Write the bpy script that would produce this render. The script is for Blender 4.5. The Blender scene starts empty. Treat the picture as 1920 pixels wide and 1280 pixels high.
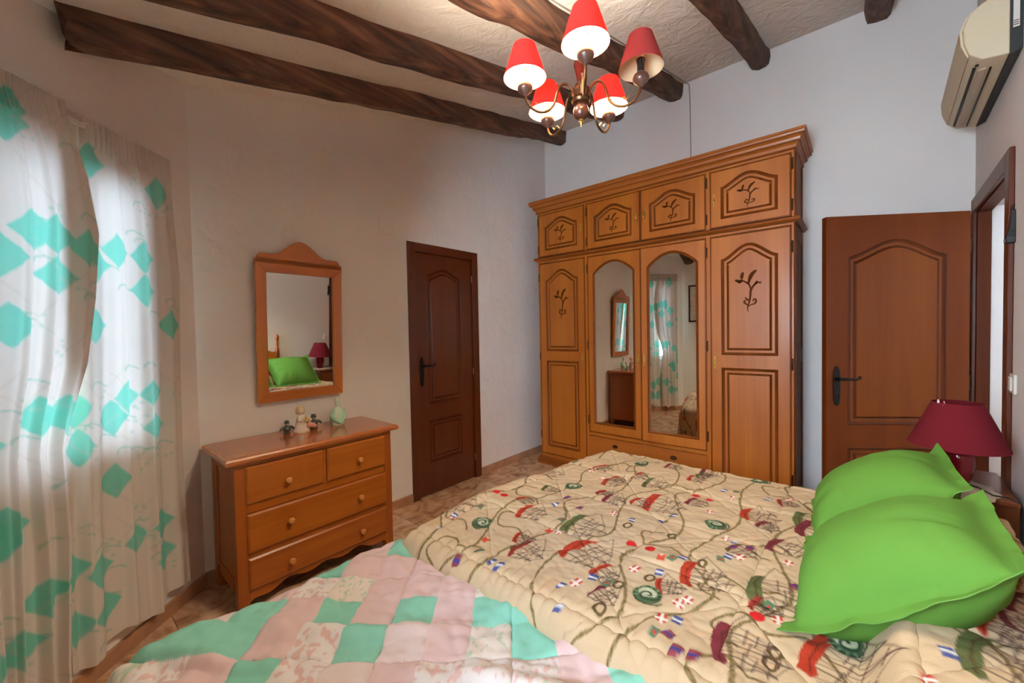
import bpy, bmesh, math, random
import numpy as np
from mathutils import Vector, Matrix

# ------------------------------------------------------------------ camera, world, exposure
SC = bpy.context.scene
COL = SC.collection
F_PX, YAW, PITCH, ROLL, CAM_H = 751.85, 0.7142, 0.0268, -0.0196, 1.3671
_fw = np.array([math.cos(YAW), math.sin(YAW), 0.0])
_rt = np.array([math.sin(YAW), -math.cos(YAW), 0.0])
_up = np.array([0, 0, 1.0])
FWD = _fw * math.cos(PITCH) - _up * math.sin(PITCH)
_u2 = _up * math.cos(PITCH) + _fw * math.sin(PITCH)
RGT = _rt * math.cos(ROLL) + _u2 * math.sin(ROLL)
UPV = _u2 * math.cos(ROLL) - _rt * math.sin(ROLL)
EYE = np.array([0.0, 0.0, CAM_H])

cam_d = bpy.data.cameras.new('camera')
cam_d.sensor_width = 36.0
cam_d.lens = F_PX / 1920.0 * 36.0
cam_d.clip_start = 0.02
cam = bpy.data.objects.new('camera', cam_d)
COL.objects.link(cam)
cam.matrix_world = Matrix(((RGT[0], UPV[0], -FWD[0], EYE[0]),
                           (RGT[1], UPV[1], -FWD[1], EYE[1]),
                           (RGT[2], UPV[2], -FWD[2], EYE[2]), (0, 0, 0, 1)))
SC.camera = cam

SKY_STRENGTH = 31.0
BULB_GLOW = 1350.0
world = bpy.data.worlds.new('sky')
SC.world = world
world.use_nodes = True
bg = world.node_tree.nodes['Background']
bg.inputs[0].default_value = (0.75, 0.87, 1.0, 1)
bg.inputs[1].default_value = SKY_STRENGTH
vs = SC.view_settings
vs.view_transform = 'Standard'
vs.look = 'None'
vs.gamma = 1.0
vs.use_curve_mapping = False
vs.exposure = 0.65
SC.cycles.diffuse_bounces = 8
SC.cycles.max_bounces = 14
SC.cycles.transparent_max_bounces = 12
SC.cycles.sample_clamp_indirect = 6.0
SC.cycles.caustics_reflective = False
SC.cycles.caustics_refractive = False


def ray(u, v):
    return FWD + RGT * (u - 960) / F_PX + UPV * (640 - v) / F_PX


def hit(u, v, n, d):
    n = np.array(n, float)
    r = ray(u, v)
    return EYE + r * ((d - n @ EYE) / (n @ r))


# ------------------------------------------------------------------ helpers
def lin(c):
    return tuple(((x / 255) / 12.92 if x <= 10 else ((x / 255 + .055) / 1.055) ** 2.4) for x in c)


class G:
    """collects geometry for one mesh"""

    def __init__(self):
        self.v = []
        self.f = []

    def box(self, x0, x1, y0, y1, z0, z1):
        b = len(self.v)
        self.v += [(x0, y0, z0), (x1, y0, z0), (x1, y1, z0), (x0, y1, z0), (x0, y0, z1), (x1, y0, z1), (x1, y1, z1), (x0, y1, z1)]
        self.f += [tuple(b + i for i in q) for q in ((0, 3, 2, 1), (4, 5, 6, 7), (0, 1, 5, 4), (1, 2, 6, 5), (2, 3, 7, 6), (3, 0, 4, 7))]
        return self

    def loops(self, ls, closed=True, cap0=False, cap1=False):
        b = len(self.v)
        n = len(ls[0])
        for l in ls:
            self.v += [tuple(p) for p in l]
        for k in range(len(ls) - 1):
            for i in range(n if closed else n - 1):
                j = (i + 1) % n
                self.f.append((b + k * n + i, b + k * n + j, b + (k + 1) * n + j, b + (k + 1) * n + i))
        if cap0:
            self.f.append(tuple(b + i for i in reversed(range(n))))
        if cap1:
            self.f.append(tuple(b + (len(ls) - 1) * n + i for i in range(n)))
        return self

    def lathe(self, prof, n=20, c=(0, 0, 0), sx=1.0, sy=1.0):
        ls = [[(c[0] + r * sx * math.cos(2 * math.pi * i / n), c[1] + r * sy * math.sin(2 * math.pi * i / n), c[2] + z) for i in range(n)] for r, z in prof]
        return self.loops(ls, True, prof[0][0] > 1e-6, prof[-1][0] > 1e-6)

    def lathe_y(self, prof, n=16, c=(0, 0, 0), sx=1.0, sz=1.0):
        ls = [[(c[0] + r * sx * math.cos(2 * math.pi * i / n), c[1] + y, c[2] - r * sz * math.sin(2 * math.pi * i / n)) for i in range(n)] for r, y in prof]
        return self.loops(ls, True, True, True)

    def ball(self, c, rx, ry=None, rz=None, n=14, m=8):
        ry = ry or rx
        rz = rz or rx
        ls = []
        for k in range(m + 1):
            a = -math.pi / 2 + math.pi * k / m
            cr = max(math.cos(a), 1e-3)
            ls.append([(c[0] + rx * cr * math.cos(2 * math.pi * i / n), c[1] + ry * cr * math.sin(2 * math.pi * i / n), c[2] + rz * math.sin(a)) for i in range(n)])
        return self.loops(ls, True, True, True)

    def tube(self, path, r, n=8, cap=True):
        P = [Vector(p) for p in path]
        rs = r if isinstance(r, (list, tuple)) else [r] * len(P)
        ls = []
        ref = None
        for i, p in enumerate(P):
            t = (P[min(i + 1, len(P) - 1)] - P[max(i - 1, 0)]).normalized()
            if ref is None:
                ref = Vector((0, 0, 1)) if abs(t.z) < .9 else Vector((1, 0, 0))
            a = (ref - t * ref.dot(t)).normalized()
            ref = a
            bvec = t.cross(a)
            ls.append([p + (a * math.cos(2 * math.pi * k / n) + bvec * math.sin(2 * math.pi * k / n)) * rs[i] for k in range(n)])
        return self.loops(ls, True, cap, cap)

    def prism(self, out, y0, y1):
        """outline in x,z counter-clockwise seen from -y, extruded along y"""
        return self.loops([[(x, y0, z) for x, z in out], [(x, y1, z) for x, z in out]], True, True, True)

    def make(self, name, m, parent=None, smooth=False, bevel=0, loc=None):
        me = bpy.data.meshes.new(name)
        me.from_pydata([tuple(map(float, p)) for p in self.v], [], self.f)
        bm = bmesh.new()
        bm.from_mesh(me)
        bmesh.ops.recalc_face_normals(bm, faces=bm.faces)
        bm.to_mesh(me)
        bm.free()
        me.materials.append(m)
        o = bpy.data.objects.new(name, me)
        COL.objects.link(o)
        if parent is not None:
            o.parent = parent
        if loc is not None:
            o.location = loc
        if smooth:
            for p in me.polygons:
                p.use_smooth = True
            try:
                me.set_sharp_from_angle(angle=math.radians(40))
            except Exception:
                pass
        if bevel:
            bv = o.modifiers.new('bevel', 'BEVEL')
            bv.width = bevel
            bv.segments = 2
            bv.limit_method = 'ANGLE'
        return o


def tag(o, label, cat=None, group=None, kind=None):
    o['label'] = label
    if cat:
        o['category'] = cat
    if group:
        o['group'] = group
    if kind:
        o['kind'] = kind
    return o


def thing(name, label, cat, loc=(0, 0, 0), rz=0.0, group=None, kind=None):
    o = bpy.data.objects.new(name, None)
    o.empty_display_size = .05
    COL.objects.link(o)
    o.location = loc
    o.rotation_euler = (0, 0, rz)
    return tag(o, label, cat, group, kind)


def grid_mesh(name, P, m, parent=None, col=None, smooth=True, wrap=False):
    """P: (H,W,3) array of points"""
    H, W, _ = P.shape
    me = bpy.data.meshes.new(name)
    idx = np.arange(H * W).reshape(H, W)
    q = np.stack([idx[:-1, :-1], idx[:-1, 1:], idx[1:, 1:], idx[1:, :-1]], -1).reshape(-1, 4)
    me.vertices.add(H * W)
    me.vertices.foreach_set('co', P.astype(np.float32).ravel())
    me.loops.add(q.size)
    me.loops.foreach_set('vertex_index', q.astype(np.int32).ravel())
    me.polygons.add(len(q))
    me.polygons.foreach_set('loop_start', np.arange(0, q.size, 4, dtype=np.int32))
    try:
        me.polygons.foreach_set('loop_total', np.full(len(q), 4, dtype=np.int32))
    except Exception:
        pass
    me.update(calc_edges=True)
    me.validate()
    if smooth:
        me.polygons.foreach_set('use_smooth', np.ones(len(q), dtype=bool))
    if col is not None:
        a = me.color_attributes.new('print', 'FLOAT_COLOR', 'POINT')
        c4 = np.ones((H * W, 4), np.float32)
        c4[:, :3] = col.reshape(-1, 3)
        a.data.foreach_set('color', c4.ravel())
    me.materials.append(m)
    o = bpy.data.objects.new(name, me)
    COL.objects.link(o)
    if parent is not None:
        o.parent = parent
    return o


def vnoise(x, y, seed=0):
    """smooth value noise on arrays, range -1..1"""
    x, y = np.broadcast_arrays(np.asarray(x, float), np.asarray(y, float))
    r = np.random.RandomState(seed)
    T = r.rand(256, 256) * 2 - 1
    xi = np.floor(x).astype(int)
    yi = np.floor(y).astype(int)
    fx = x - xi
    fy = y - yi
    fx = fx * fx * (3 - 2 * fx)
    fy = fy * fy * (3 - 2 * fy)
    a = T[xi % 256, yi % 256]
    b = T[(xi + 1) % 256, yi % 256]
    c = T[xi % 256, (yi + 1) % 256]
    d = T[(xi + 1) % 256, (yi + 1) % 256]
    return (a * (1 - fx) + b * fx) * (1 - fy) + (c * (1 - fx) + d * fx) * fy


def sstep(a, b, x):
    t = np.clip((np.asarray(x, float) - a) / (b - a), 0, 1)
    return t * t * (3 - 2 * t)


# ------------------------------------------------------------------ materials
def newmat(name):
    m = bpy.data.materials.new(name)
    m.use_nodes = True
    nt = m.node_tree
    return m, nt, nt.nodes['Principled BSDF']


def nd(nt, t, **kw):
    n = nt.nodes.new(t)
    for k, v in kw.items():
        if k.startswith('i_'):
            n.inputs[k[2:].replace('_', ' ')].default_value = v
        else:
            setattr(n, k, v)
    return n


def ramp(nt, fac, stops):
    r = nt.nodes.new('ShaderNodeValToRGB')
    el = r.color_ramp.elements
    while len(el) < len(stops):
        el.new(.5)
    for e, (p, c) in zip(el, stops):
        e.position = p
        e.color = (*c, 1)
    nt.links.new(fac, r.inputs[0])
    return r.outputs[0]


def bump(nt, bs, h, strength, dist=.01):
    b = nt.nodes.new('ShaderNodeBump')
    b.inputs['Strength'].default_value = strength
    b.inputs['Distance'].default_value = dist
    nt.links.new(h, b.inputs['Height'])
    nt.links.new(b.outputs[0], bs.inputs['Normal'])


def objco(nt, scale=(1, 1, 1), rot=(0, 0, 0), world=False):
    mp = nt.nodes.new('ShaderNodeMapping')
    mp.inputs['Scale'].default_value = scale
    mp.inputs['Rotation'].default_value = rot
    if world:
        g = nt.nodes.new('ShaderNodeNewGeometry')
        nt.links.new(g.outputs['Position'], mp.inputs[0])
    else:
        tc = nt.nodes.new('ShaderNodeTexCoord')
        nt.links.new(tc.outputs['Object'], mp.inputs[0])
    return mp.outputs[0]


def plain(name, c, rough=.5, metal=0.0, spec=.5, noise=0.0, nscale=30):
    m, nt, bs = newmat(name)
    bs.inputs['Base Color'].default_value = (*lin(c), 1)
    bs.inputs['Roughness'].default_value = rough
    bs.inputs['Metallic'].default_value = metal
    bs.inputs['Specular IOR Level'].default_value = spec
    if noise:
        n = nd(nt, 'ShaderNodeTexNoise', i_Scale=nscale, i_Detail=5.0)
        nt.links.new(objco(nt), n.inputs[0])
        a = [max(0, x * (1 - noise)) for x in lin(c)]
        b = [min(1, x * (1 + noise)) for x in lin(c)]
        nt.links.new(ramp(nt, n.outputs[0], [(.3, a), (.7, b)]), bs.inputs['Base Color'])
    return m


def wood(name, c1, c2, axis='z', rough=.35, scale=1.0, knots=False, bumpv=.08, contrast=(.25, .75), coat=.0):
    """grain runs along axis (object coordinates)"""
    m, nt, bs = newmat(name)
    k = {'x': (1.2, 14, 14), 'y': (14, 1.2, 14), 'z': (14, 14, 1.2)}[axis]
    co = objco(nt, tuple(s * scale for s in k))
    n1 = nd(nt, 'ShaderNodeTexNoise', i_Scale=1.0, i_Detail=4.0, i_Distortion=.6)
    nt.links.new(co, n1.inputs[0])
    k2 = {'x': (2, 120, 120), 'y': (120, 2, 120), 'z': (120, 120, 2)}[axis]
    co2 = objco(nt, tuple(s * scale for s in k2))
    n2 = nd(nt, 'ShaderNodeTexNoise', i_Scale=1.0, i_Detail=2.0)
    nt.links.new(co2, n2.inputs[0])
    mx = nd(nt, 'ShaderNodeMath', operation='MULTIPLY_ADD')
    nt.links.new(n2.outputs[0], mx.inputs[0])
    mx.inputs[1].default_value = .35
    nt.links.new(n1.outputs[0], mx.inputs[2])
    sb = nd(nt, 'ShaderNodeMath', operation='SUBTRACT')
    nt.links.new(mx.outputs[0], sb.inputs[0])
    sb.inputs[1].default_value = .17
    colr = ramp(nt, sb.outputs[0], [(contrast[0], lin(c1)), (contrast[1], lin(c2))])
    if knots:
        co3 = objco(nt, {'x': (2.6, 0, 5.5), 'y': (5.5, 2.6, 0), 'z': (5.5, 0, 2.6)}[axis])
        vo = nd(nt, 'ShaderNodeTexVoronoi', i_Scale=1.0, i_Randomness=1.0)
        nt.links.new(co3, vo.inputs['Vector'])
        kk = ramp(nt, vo.outputs['Distance'], [(.02, (.8, .8, .8)), (.10, (0, 0, 0))])
        mix = nd(nt, 'ShaderNodeMix', data_type='RGBA')
        nt.links.new(kk, mix.inputs[0])
        nt.links.new(colr, mix.inputs[6])
        mix.inputs[7].default_value = (*[x * .35 for x in lin(c1)], 1)
        colr = mix.outputs[2]
    nt.links.new(colr, bs.inputs['Base Color'])
    bs.inputs['Roughness'].default_value = rough
    bs.inputs['Coat Weight'].default_value = coat
    bs.inputs['Specular IOR Level'].default_value = .5 if coat else .12
    bs.inputs['Coat Roughness'].default_value = .12
    bump(nt, bs, n2.outputs[0], bumpv, .002)
    return m


def plaster(name, c, strength=.5, scale=1.0, dist=.006):
    m, nt, bs = newmat(name)
    co = objco(nt, world=True)
    n1 = nd(nt, 'ShaderNodeTexNoise', i_Scale=5.0 * scale, i_Detail=6.0, i_Distortion=1.2)
    n2 = nd(nt, 'ShaderNodeTexNoise', i_Scale=1.4 * scale, i_Detail=3.0)
    nt.links.new(co, n1.inputs[0])
    nt.links.new(co, n2.inputs[0])
    a = [x * .95 for x in lin(c)]
    nt.links.new(ramp(nt, n2.outputs[0], [(.35, a), (.65, lin(c))]), bs.inputs['Base Color'])
    bs.inputs['Roughness'].default_value = .85
    bs.inputs['Specular IOR Level'].default_value = .2
    bump(nt, bs, n1.outputs[0], strength, dist)
    return m


M_WALL = plaster('wall_plaster', (243, 241, 237), .8, 1.1, .016)
M_WALL_B = plaster('wall_plaster_smooth', (240, 239, 237), .12)
M_CEIL = plaster('ceiling_plaster', (246, 243, 238), 1.0, 1.6, .02)
M_HONEY = wood('honey_wood', (150, 76, 13), (184, 108, 26), 'z', .42, .5, contrast=(.15, .85), coat=.08)
M_HONEY_X = wood('honey_wood_cross', (144, 74, 18), (174, 100, 30), 'x', .42, .5, contrast=(.15, .85), coat=.08)
M_ANTIQ = wood('dark_antiqued_wood', (96, 46, 14), (128, 66, 22), 'z', .4, .6)
M_ANTIQ_X = wood('dark_antiqued_wood_cross', (110, 55, 18), (150, 84, 32), 'x', .4, .6)
M_CARVE = plain('carved_stain', (84, 40, 10), .7, spec=.08)
M_PINE = wood('varnished_pine', (148, 76, 18), (178, 102, 32), 'x', .3, .7, True, coat=.3)
M_PINE_Z = wood('varnished_pine_upright', (138, 68, 18), (166, 90, 28), 'z', .3, .7, coat=.3)
M_PINE_TOP = wood('varnished_pine_top', (156, 80, 32), (182, 102, 46), 'x', .22, .6, coat=.5)
M_MIRFRAME_Z = wood('mirror_pine_upright', (170, 88, 14), (196, 112, 28), 'z', .35, .7, True, coat=.2)
M_MIRFRAME_X = wood('mirror_pine_cross', (164, 84, 16), (190, 106, 28), 'x', .35, .7, True, coat=.2)
M_KNOB = plain('pale_wood_knob', (206, 138, 72), .3)
M_DOORD = wood('dark_door_wood', (74, 28, 8), (94, 40, 13), 'z', .33, .6, contrast=(.15, .85), coat=.2)
M_DOORP = wood('dark_door_panel', (80, 32, 9), (100, 44, 15), 'z', .33, .6, contrast=(.15, .85), coat=.2)
M_DOORM = wood('dark_door_moulding', (66, 25, 7), (84, 36, 12), 'z', .35, .6)
M_LEAF2 = wood('red_brown_door_wood', (84, 34, 6), (102, 46, 10), 'z', .6, .6, contrast=(.15, .85))
M_LEAF2P = wood('red_brown_door_panel', (94, 42, 8), (114, 57, 14), 'z', .6, .6, contrast=(.15, .85))
M_LEAF2M = wood('red_brown_door_moulding', (66, 26, 6), (84, 36, 10), 'z', .5, .6)
M_IRON = plain('black_iron', (28, 24, 22), .45, .7)
M_BRASS = plain('brass', (190, 150, 74), .3, 1.0)
M_OLDBRASS = plain('aged_brass', (96, 66, 42), .35, .85)
M_CUP = plain('dark_cup_wood', (74, 46, 36), .3)
M_HINGE = plain('dark_hinge', (70, 44, 22), .45, .6)
M_STEEL = plain('steel', (170, 160, 150), .35, 1.0)
M_MIRROR = plain('mirror_glass', (238, 240, 238), .01, 1.0)
M_SKIRT = plain('skirting_tile', (176, 132, 100), .35, noise=.2, nscale=9)
M_WHITEP = plain('white_plastic', (224, 222, 214), .4)
M_CREAMP = plain('cream_plastic', (218, 206, 176), .45)
M_CREAMP2 = plain('cream_plastic_grey', (196, 184, 164), .5)
M_DARKP = plain('dark_plastic', (44, 48, 48), .5)
M_BLACKP = plain('black_plastic', (22, 22, 23), .4)
M_CABLE = plain('grey_cable', (150, 144, 138), .6)
M_GREEN = None
M_MAROON = None
M_CERAM = plain('maroon_ceramic', (112, 12, 24), .12)
M_NIGHT = wood('nightstand_wood', (92, 44, 18), (120, 62, 28), 'x', .3, .6, coat=.3)
M_LACE = plain('white_lace', (214, 204, 190), .9, noise=.1, nscale=80)
M_MATTR = plain('mattress_cloth', (206, 200, 190), .9)
M_PORC = plain('cream_porcelain', (222, 206, 190), .2)
M_PINKP = plain('pink_porcelain', (206, 150, 136), .25)
M_YEL = plain('straw_porcelain', (206, 184, 120), .3)
M_MINTP = plain('mint_porcelain', (150, 206, 176), .18)
M_MINTL = plain('pale_mint_porcelain', (196, 222, 198), .18)
M_PEWT = plain('grey_pewter', (92, 98, 92), .35, .4, noise=.3, nscale=60)
M_PEWTL = plain('light_pewter', (170, 172, 164), .3, .3)
M_PAPER = plain('picture_paper', (214, 208, 196), .8, noise=.15, nscale=18)
M_FRAME = plain('dark_frame', (60, 44, 32), .4)
M_WINW = plain('window_white', (226, 228, 230), .35)

def beam_mat():
    m, nt, bs = newmat('old_beam_wood')
    co = objco(nt, (.7, 11, 11))
    n1 = nd(nt, 'ShaderNodeTexNoise', i_Scale=2.4, i_Detail=9.0, i_Distortion=.25)
    nt.links.new(co, n1.inputs[0])
    nt.links.new(ramp(nt, n1.outputs[0], [(.3, lin((40, 24, 17))), (.52, lin((88, 56, 40))), (.72, lin((128, 92, 66)))]), bs.inputs['Base Color'])
    bs.inputs['Roughness'].default_value = .7
    bump(nt, bs, n1.outputs[0], .8, .012)
    return m


M_BEAM = beam_mat()


def tile_mat():
    m, nt, bs = newmat('beige_marble_tile')
    co = objco(nt, world=True)
    oi = nt.nodes.new('ShaderNodeObjectInfo')
    ad = nd(nt, 'ShaderNodeVectorMath', operation='ADD')
    nt.links.new(co, ad.inputs[0])
    cb = nd(nt, 'ShaderNodeVectorMath', operation='SCALE')
    cb.inputs[0].default_value = (13, 7, 5)
    nt.links.new(oi.outputs['Random'], cb.inputs['Scale'])
    nt.links.new(cb.outputs[0], ad.inputs[1])
    n1 = nd(nt, 'ShaderNodeTexNoise', i_Scale=5.0, i_Detail=8.0, i_Distortion=2.2)
    nt.links.new(ad.outputs[0], n1.inputs[0])
    nt.links.new(ramp(nt, n1.outputs[0], [(.3, lin((150, 108, 80))), (.5, lin((200, 160, 126))), (.7, lin((220, 188, 156)))]), bs.inputs['Base Color'])
    bs.inputs['Roughness'].default_value = .22
    return m


M_TILE = tile_mat()
M_GROUT = plain('grout', (150, 120, 98), .9)


def fabric(name, c=None, attr=None, trans=0.0, weave=400, rough=.95, bstr=.25, tcol=None, ttint=None):
    m, nt, bs = newmat(name)
    src = None
    if attr:
        a = nt.nodes.new('ShaderNodeAttribute')
        a.attribute_name = attr
        src = a.outputs['Color']
    else:
        bs.inputs['Base Color'].default_value = (*lin(c), 1)
    bs.inputs['Roughness'].default_value = rough
    bs.inputs['Specular IOR Level'].default_value = .15
    co = objco(nt)
    n = nd(nt, 'ShaderNodeTexNoise', i_Scale=float(weave), i_Detail=2.0)
    nt.links.new(co, n.inputs[0])
    if src:
        nt.links.new(src, bs.inputs['Base Color'])
    bump(nt, bs, n.outputs[0], bstr, .002)
    if trans:
        out = nt.nodes['Material Output']
        tr = nt.nodes.new('ShaderNodeBsdfTranslucent')
        if src and ttint:
            mu = nd(nt, 'ShaderNodeMix', data_type='RGBA', blend_type='MULTIPLY')
            mu.inputs[0].default_value = 1.0
            nt.links.new(src, mu.inputs[6])
            mu.inputs[7].default_value = (*ttint, 1)
            nt.links.new(mu.outputs[2], tr.inputs[0])
        elif src:
            nt.links.new(src, tr.inputs[0])
        else:
            tr.inputs[0].default_value = (*lin(tcol or c), 1)
        ms = nt.nodes.new('ShaderNodeMixShader')
        ms.inputs[0].default_value = trans
        nt.links.new(bs.outputs[0], ms.inputs[1])
        nt.links.new(tr.outputs[0], ms.inputs[2])
        nt.links.new(ms.outputs[0], out.inputs['Surface'])
    return m


M_GREEN = fabric('green_cotton', (86, 132, 54), weave=500)
M_GREEN2 = fabric('green_cotton_flange', (98, 142, 66), weave=500)
M_MAROON = fabric('maroon_shade_cloth', (108, 28, 38), weave=300, trans=.1)
M_SHADE = fabric('red_shade_cloth', (150, 62, 60), weave=300, trans=.4, tcol=(214, 16, 10))
M_SHADEIN = fabric('cream_shade_lining', (226, 200, 160), weave=300, trans=.25)
M_QUILT1 = fabric('nautical_print_cotton', attr='print', weave=260, bstr=.3)
M_QUILT2 = fabric('patchwork_cotton', attr='print', weave=260, bstr=.3)
M_CURT = fabric('curtain_cotton', attr='print', weave=300, trans=.075, bstr=.1, ttint=(.80, .92, 1.0))  # blue of the daylight is put into the transmitted colour


def glow(name, c, s):
    m, nt, bs = newmat(name)
    bs.inputs['Base Color'].default_value = (*c, 1)
    bs.inputs['Emission Color'].default_value = (*c, 1)
    bs.inputs['Emission Strength'].default_value = s
    return m


M_BULB = glow('lit_bulb', (1.0, .83, .61), BULB_GLOW)


def glass_mat():
    m, nt, bs = newmat('window_glass')
    out = nt.nodes['Material Output']
    t = nt.nodes.new('ShaderNodeBsdfTransparent')
    g = nt.nodes.new('ShaderNodeBsdfGlossy')
    g.inputs['Roughness'].default_value = .02
    fr = nt.nodes.new('ShaderNodeFresnel')
    ms = nt.nodes.new('ShaderNodeMixShader')
    nt.links.new(fr.outputs[0], ms.inputs[0])
    nt.links.new(t.outputs[0], ms.inputs[1])
    nt.links.new(g.outputs[0], ms.inputs[2])
    nt.links.new(ms.outputs[0], out.inputs['Surface'])
    return m


M_GLASS = glass_mat()

# ------------------------------------------------------------------ room shell
XB, YA, XP = 3.77, 2.72, -0.35
TR = 0.0356


def yr(x):
    return -.538 + TR * (3.77 - x)


def zc(x):
    return 3.53 - .25 * (XB - x)


CB_A = Vector((XB, YA))
CA_W = Vector((.52, YA))
W_ANG = math.radians(42)
WD = Vector((-math.cos(W_ANG), -math.sin(W_ANG)))          # along the window wall, away from wall A
W_LEN = (CA_W.x - XP) / math.cos(W_ANG)
CW_P = CA_W + WD * W_LEN
CP_R = Vector((XP, yr(XP)))
CR_B = Vector((XB, yr(XB)))
WN = np.array([-math.sin(W_ANG), math.cos(W_ANG), 0])       # outward normal of the window wall
WNd = float(WN[:2] @ np.array(CA_W))


def wall_hit(u, v, off=0.0):
    """pixel -> (s, z) on the plane 'off' metres inside the window wall; s from the wall A corner"""
    p = hit(u, v, WN, WNd - off)
    return float((p[0] - CA_W.x) * WD.x + (p[1] - CA_W.y) * WD.y), float(p[2])


def wall(name, a, b, label, mat, openings=(), thick=.16, ext=.14):
    """inner face runs from a to b; room on the left of a->b reversed: outward normal is to the right"""
    d = (b - a)
    L = d.length
    d = d / L
    nrm = Vector((d.y, -d.x))
    g = G()
    cuts = sorted(set([-ext, L + ext] + [o[0] for o in openings] + [o[1] for o in openings]))

    def top(s):
        return zc((a + d * s).x) + .12

    def blk(s0, s1, z0, z1a, z1b):
        P = []
        for s, zt in ((s0, z1a), (s1, z1b)):
            i = a + d * s
            o = i + nrm * thick
            P.append([(i.x, i.y, z0), (o.x, o.y, z0), (o.x, o.y, zt), (i.x, i.y, zt)])
        g.loops(P, True, True, True)

    for s0, s1 in zip(cuts[:-1], cuts[1:]):
        op = [o for o in openings if o[0] <= s0 + 1e-6 and o[1] >= s1 - 1e-6]
        if op:
            z0, z1 = op[0][2], op[0][3]
            if z0 > 0:
                blk(s0, s1, -.1, z0, z0)
            blk(s0, s1, z1, top(s0), top(s1))
        else:
            blk(s0, s1, -.1, top(s0), top(s1))
    return tag(g.make(name, mat), label, 'wall', kind='structure')


# window opening on the oblique wall, from where its bright rectangle shows through the curtain
ws0, _ = wall_hit(275, 600)
WIN = (ws0 - .02, W_LEN - .21, .84, 2.09)
FILL_WIN = (1.05, 1.95, 1.05, 2.12)          # added unseen window beside the camera on the picture wall, brightens the room
D1X0, D1X1 = 1.878, 2.648            # casing of the narrow closed door on wall A
# clockwise order (seen from above) would put the outside on the left, so walls run counter-clockwise
wall('wall_back', CB_A, CA_W, 'white rough plastered wall behind the dresser and the narrow closed door', M_WALL,
     [(XB - D1X1 + .05, XB - D1X0 - .05, -.1, 2.05)])
wall('wall_window', CA_W, CW_P, 'white oblique wall holding the curtained window', M_WALL, [WIN])
wall('wall_left', CW_P, CP_R, 'white wall with the framed picture, seen in the wardrobe mirror', M_WALL, [FILL_WIN])
LR = (CR_B - CP_R).length
wall('wall_head', CP_R, CR_B, 'white wall with the air conditioner and the open doorway', M_WALL_B,
     [(LR - .975, LR - .07, -.1, 2.05)])
wall('wall_right', CR_B, CB_A, 'smooth white wall behind the big wardrobe', M_WALL_B)

g = G()
cx0, cx1, cy0, cy1 = XP - .2, XB + .2, -.9, YA + .2
g.loops([[(cx0, cy0, zc(cx0)), (cx1, cy0, zc(cx1)), (cx1, cy1, zc(cx1)), (cx0, cy1, zc(cx0))],
         [(cx0, cy0, zc(cx0) + .12), (cx1, cy0, zc(cx1) + .12), (cx1, cy1, zc(cx1) + .12), (cx0, cy1, zc(cx0) + .12)]], True, True, True)
tag(g.make('ceiling', M_CEIL), 'sloping white plastered ceiling between the dark beams', 'ceiling', kind='structure')

fl = G().box(-.6, 4.6, -2.2, 2.95, -.12, -.004).make('floor', M_GROUT)
tag(fl, 'floor of brownish beige marble tiles', 'floor', kind='structure')
TS = .33
tm = None
for i in range(-2, 13):
    for j in range(-5, 9):
        x = i * TS + .02
        y = j * TS + .1
        if x > XB + .1 or y > YA + .1 or (x < XP - TS) or y + TS < -1.0:
            continue
        if tm is None:
            t0 = G().box(.0015, TS - .0015, .0015, TS - .0015, -.004, 0).make('floor_tile', M_TILE, fl)
            tm = t0.data
            o = t0
        else:
            o = bpy.data.objects.new('floor_tile', tm)
            COL.objects.link(o)
            o.parent = fl
        o.location = (x, y, 0)


def skirting(name, a, b, label, gaps=()):
    d = b - a
    L = d.length
    d = d / L
    nrm = Vector((-d.y, d.x))
    g = G()
    cuts = [0.0] + [q for gp in gaps for q in gp] + [L]
    for s0, s1 in zip(cuts[0::2], cuts[1::2]):
        p, q = a + d * s0, a + d * s1
        pi, qi = p + nrm * .012, q + nrm * .012
        g.loops([[(p.x, p.y, 0), (pi.x, pi.y, 0), (pi.x, pi.y, .066), (p.x, p.y, .07)],
                 [(q.x, q.y, 0), (qi.x, qi.y, 0), (qi.x, qi.y, .066), (q.x, q.y, .07)]], True, True, True)
    return tag(g.make(name, M_SKIRT), label, 'baseboard', kind='structure')


skirting('baseboard_back', CB_A, CA_W, 'low brown tile skirting along the dresser wall', [(XB - D1X1, XB - D1X0)])
skirting('baseboard_window', CA_W, CW_P, 'low brown tile skirting under the curtained window')
skirting('baseboard_left', CW_P, CP_R, 'low brown tile skirting below the framed picture')
skirting('baseboard_head', CP_R, CR_B, 'low brown tile skirting along the bed head wall', [(LR - 1.06, LR - .0001)])
skirting('baseboard_right', CR_B, CB_A, 'low brown tile skirting behind the wardrobe')

# hallway behind the open door
g = G()
g.box(2.0, 2.5, -1.95, -1.85, -.1, 2.6).box(2.78, 4.5, -1.95, -1.85, -.1, 2.6).box(2.5, 2.78, -1.95, -1.85, -.1, 1.4).box(2.5, 2.78, -1.95, -1.85, 1.8, 2.6)  # unseen opening added in this wall to let daylight into the hallway
g.box(1.9, 2.0, -1.95, -.6, -.1, 2.6)
tag(g.make('wall_hall', M_WALL_B), 'pale hallway wall seen through the open doorway', 'wall', kind='structure')
g = G().box(3.98, 4.08, -1.85, -.75, -.1, 2.6)
tag(g.make('wall_hall_end', M_WALL_B), 'pale end wall of the hallway beyond the open door', 'wall', kind='structure')
g = G().box(1.9, 4.5, -1.95, -.60, 2.6, 2.7)
tag(g.make('ceiling_hall', M_CEIL), 'white ceiling of the hallway beyond the door', 'ceiling', kind='structure')


g = G().box(1.7, 2.85, YA + .17, YA + .22, -.1, 2.3)  # unseen slab added to stop sky light leaking under the narrow door
tag(g.make('wall_light_block', M_WALL_B), 'added unseen slab behind the narrow closed door, blocking outside light', 'wall', kind='structure')


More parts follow.
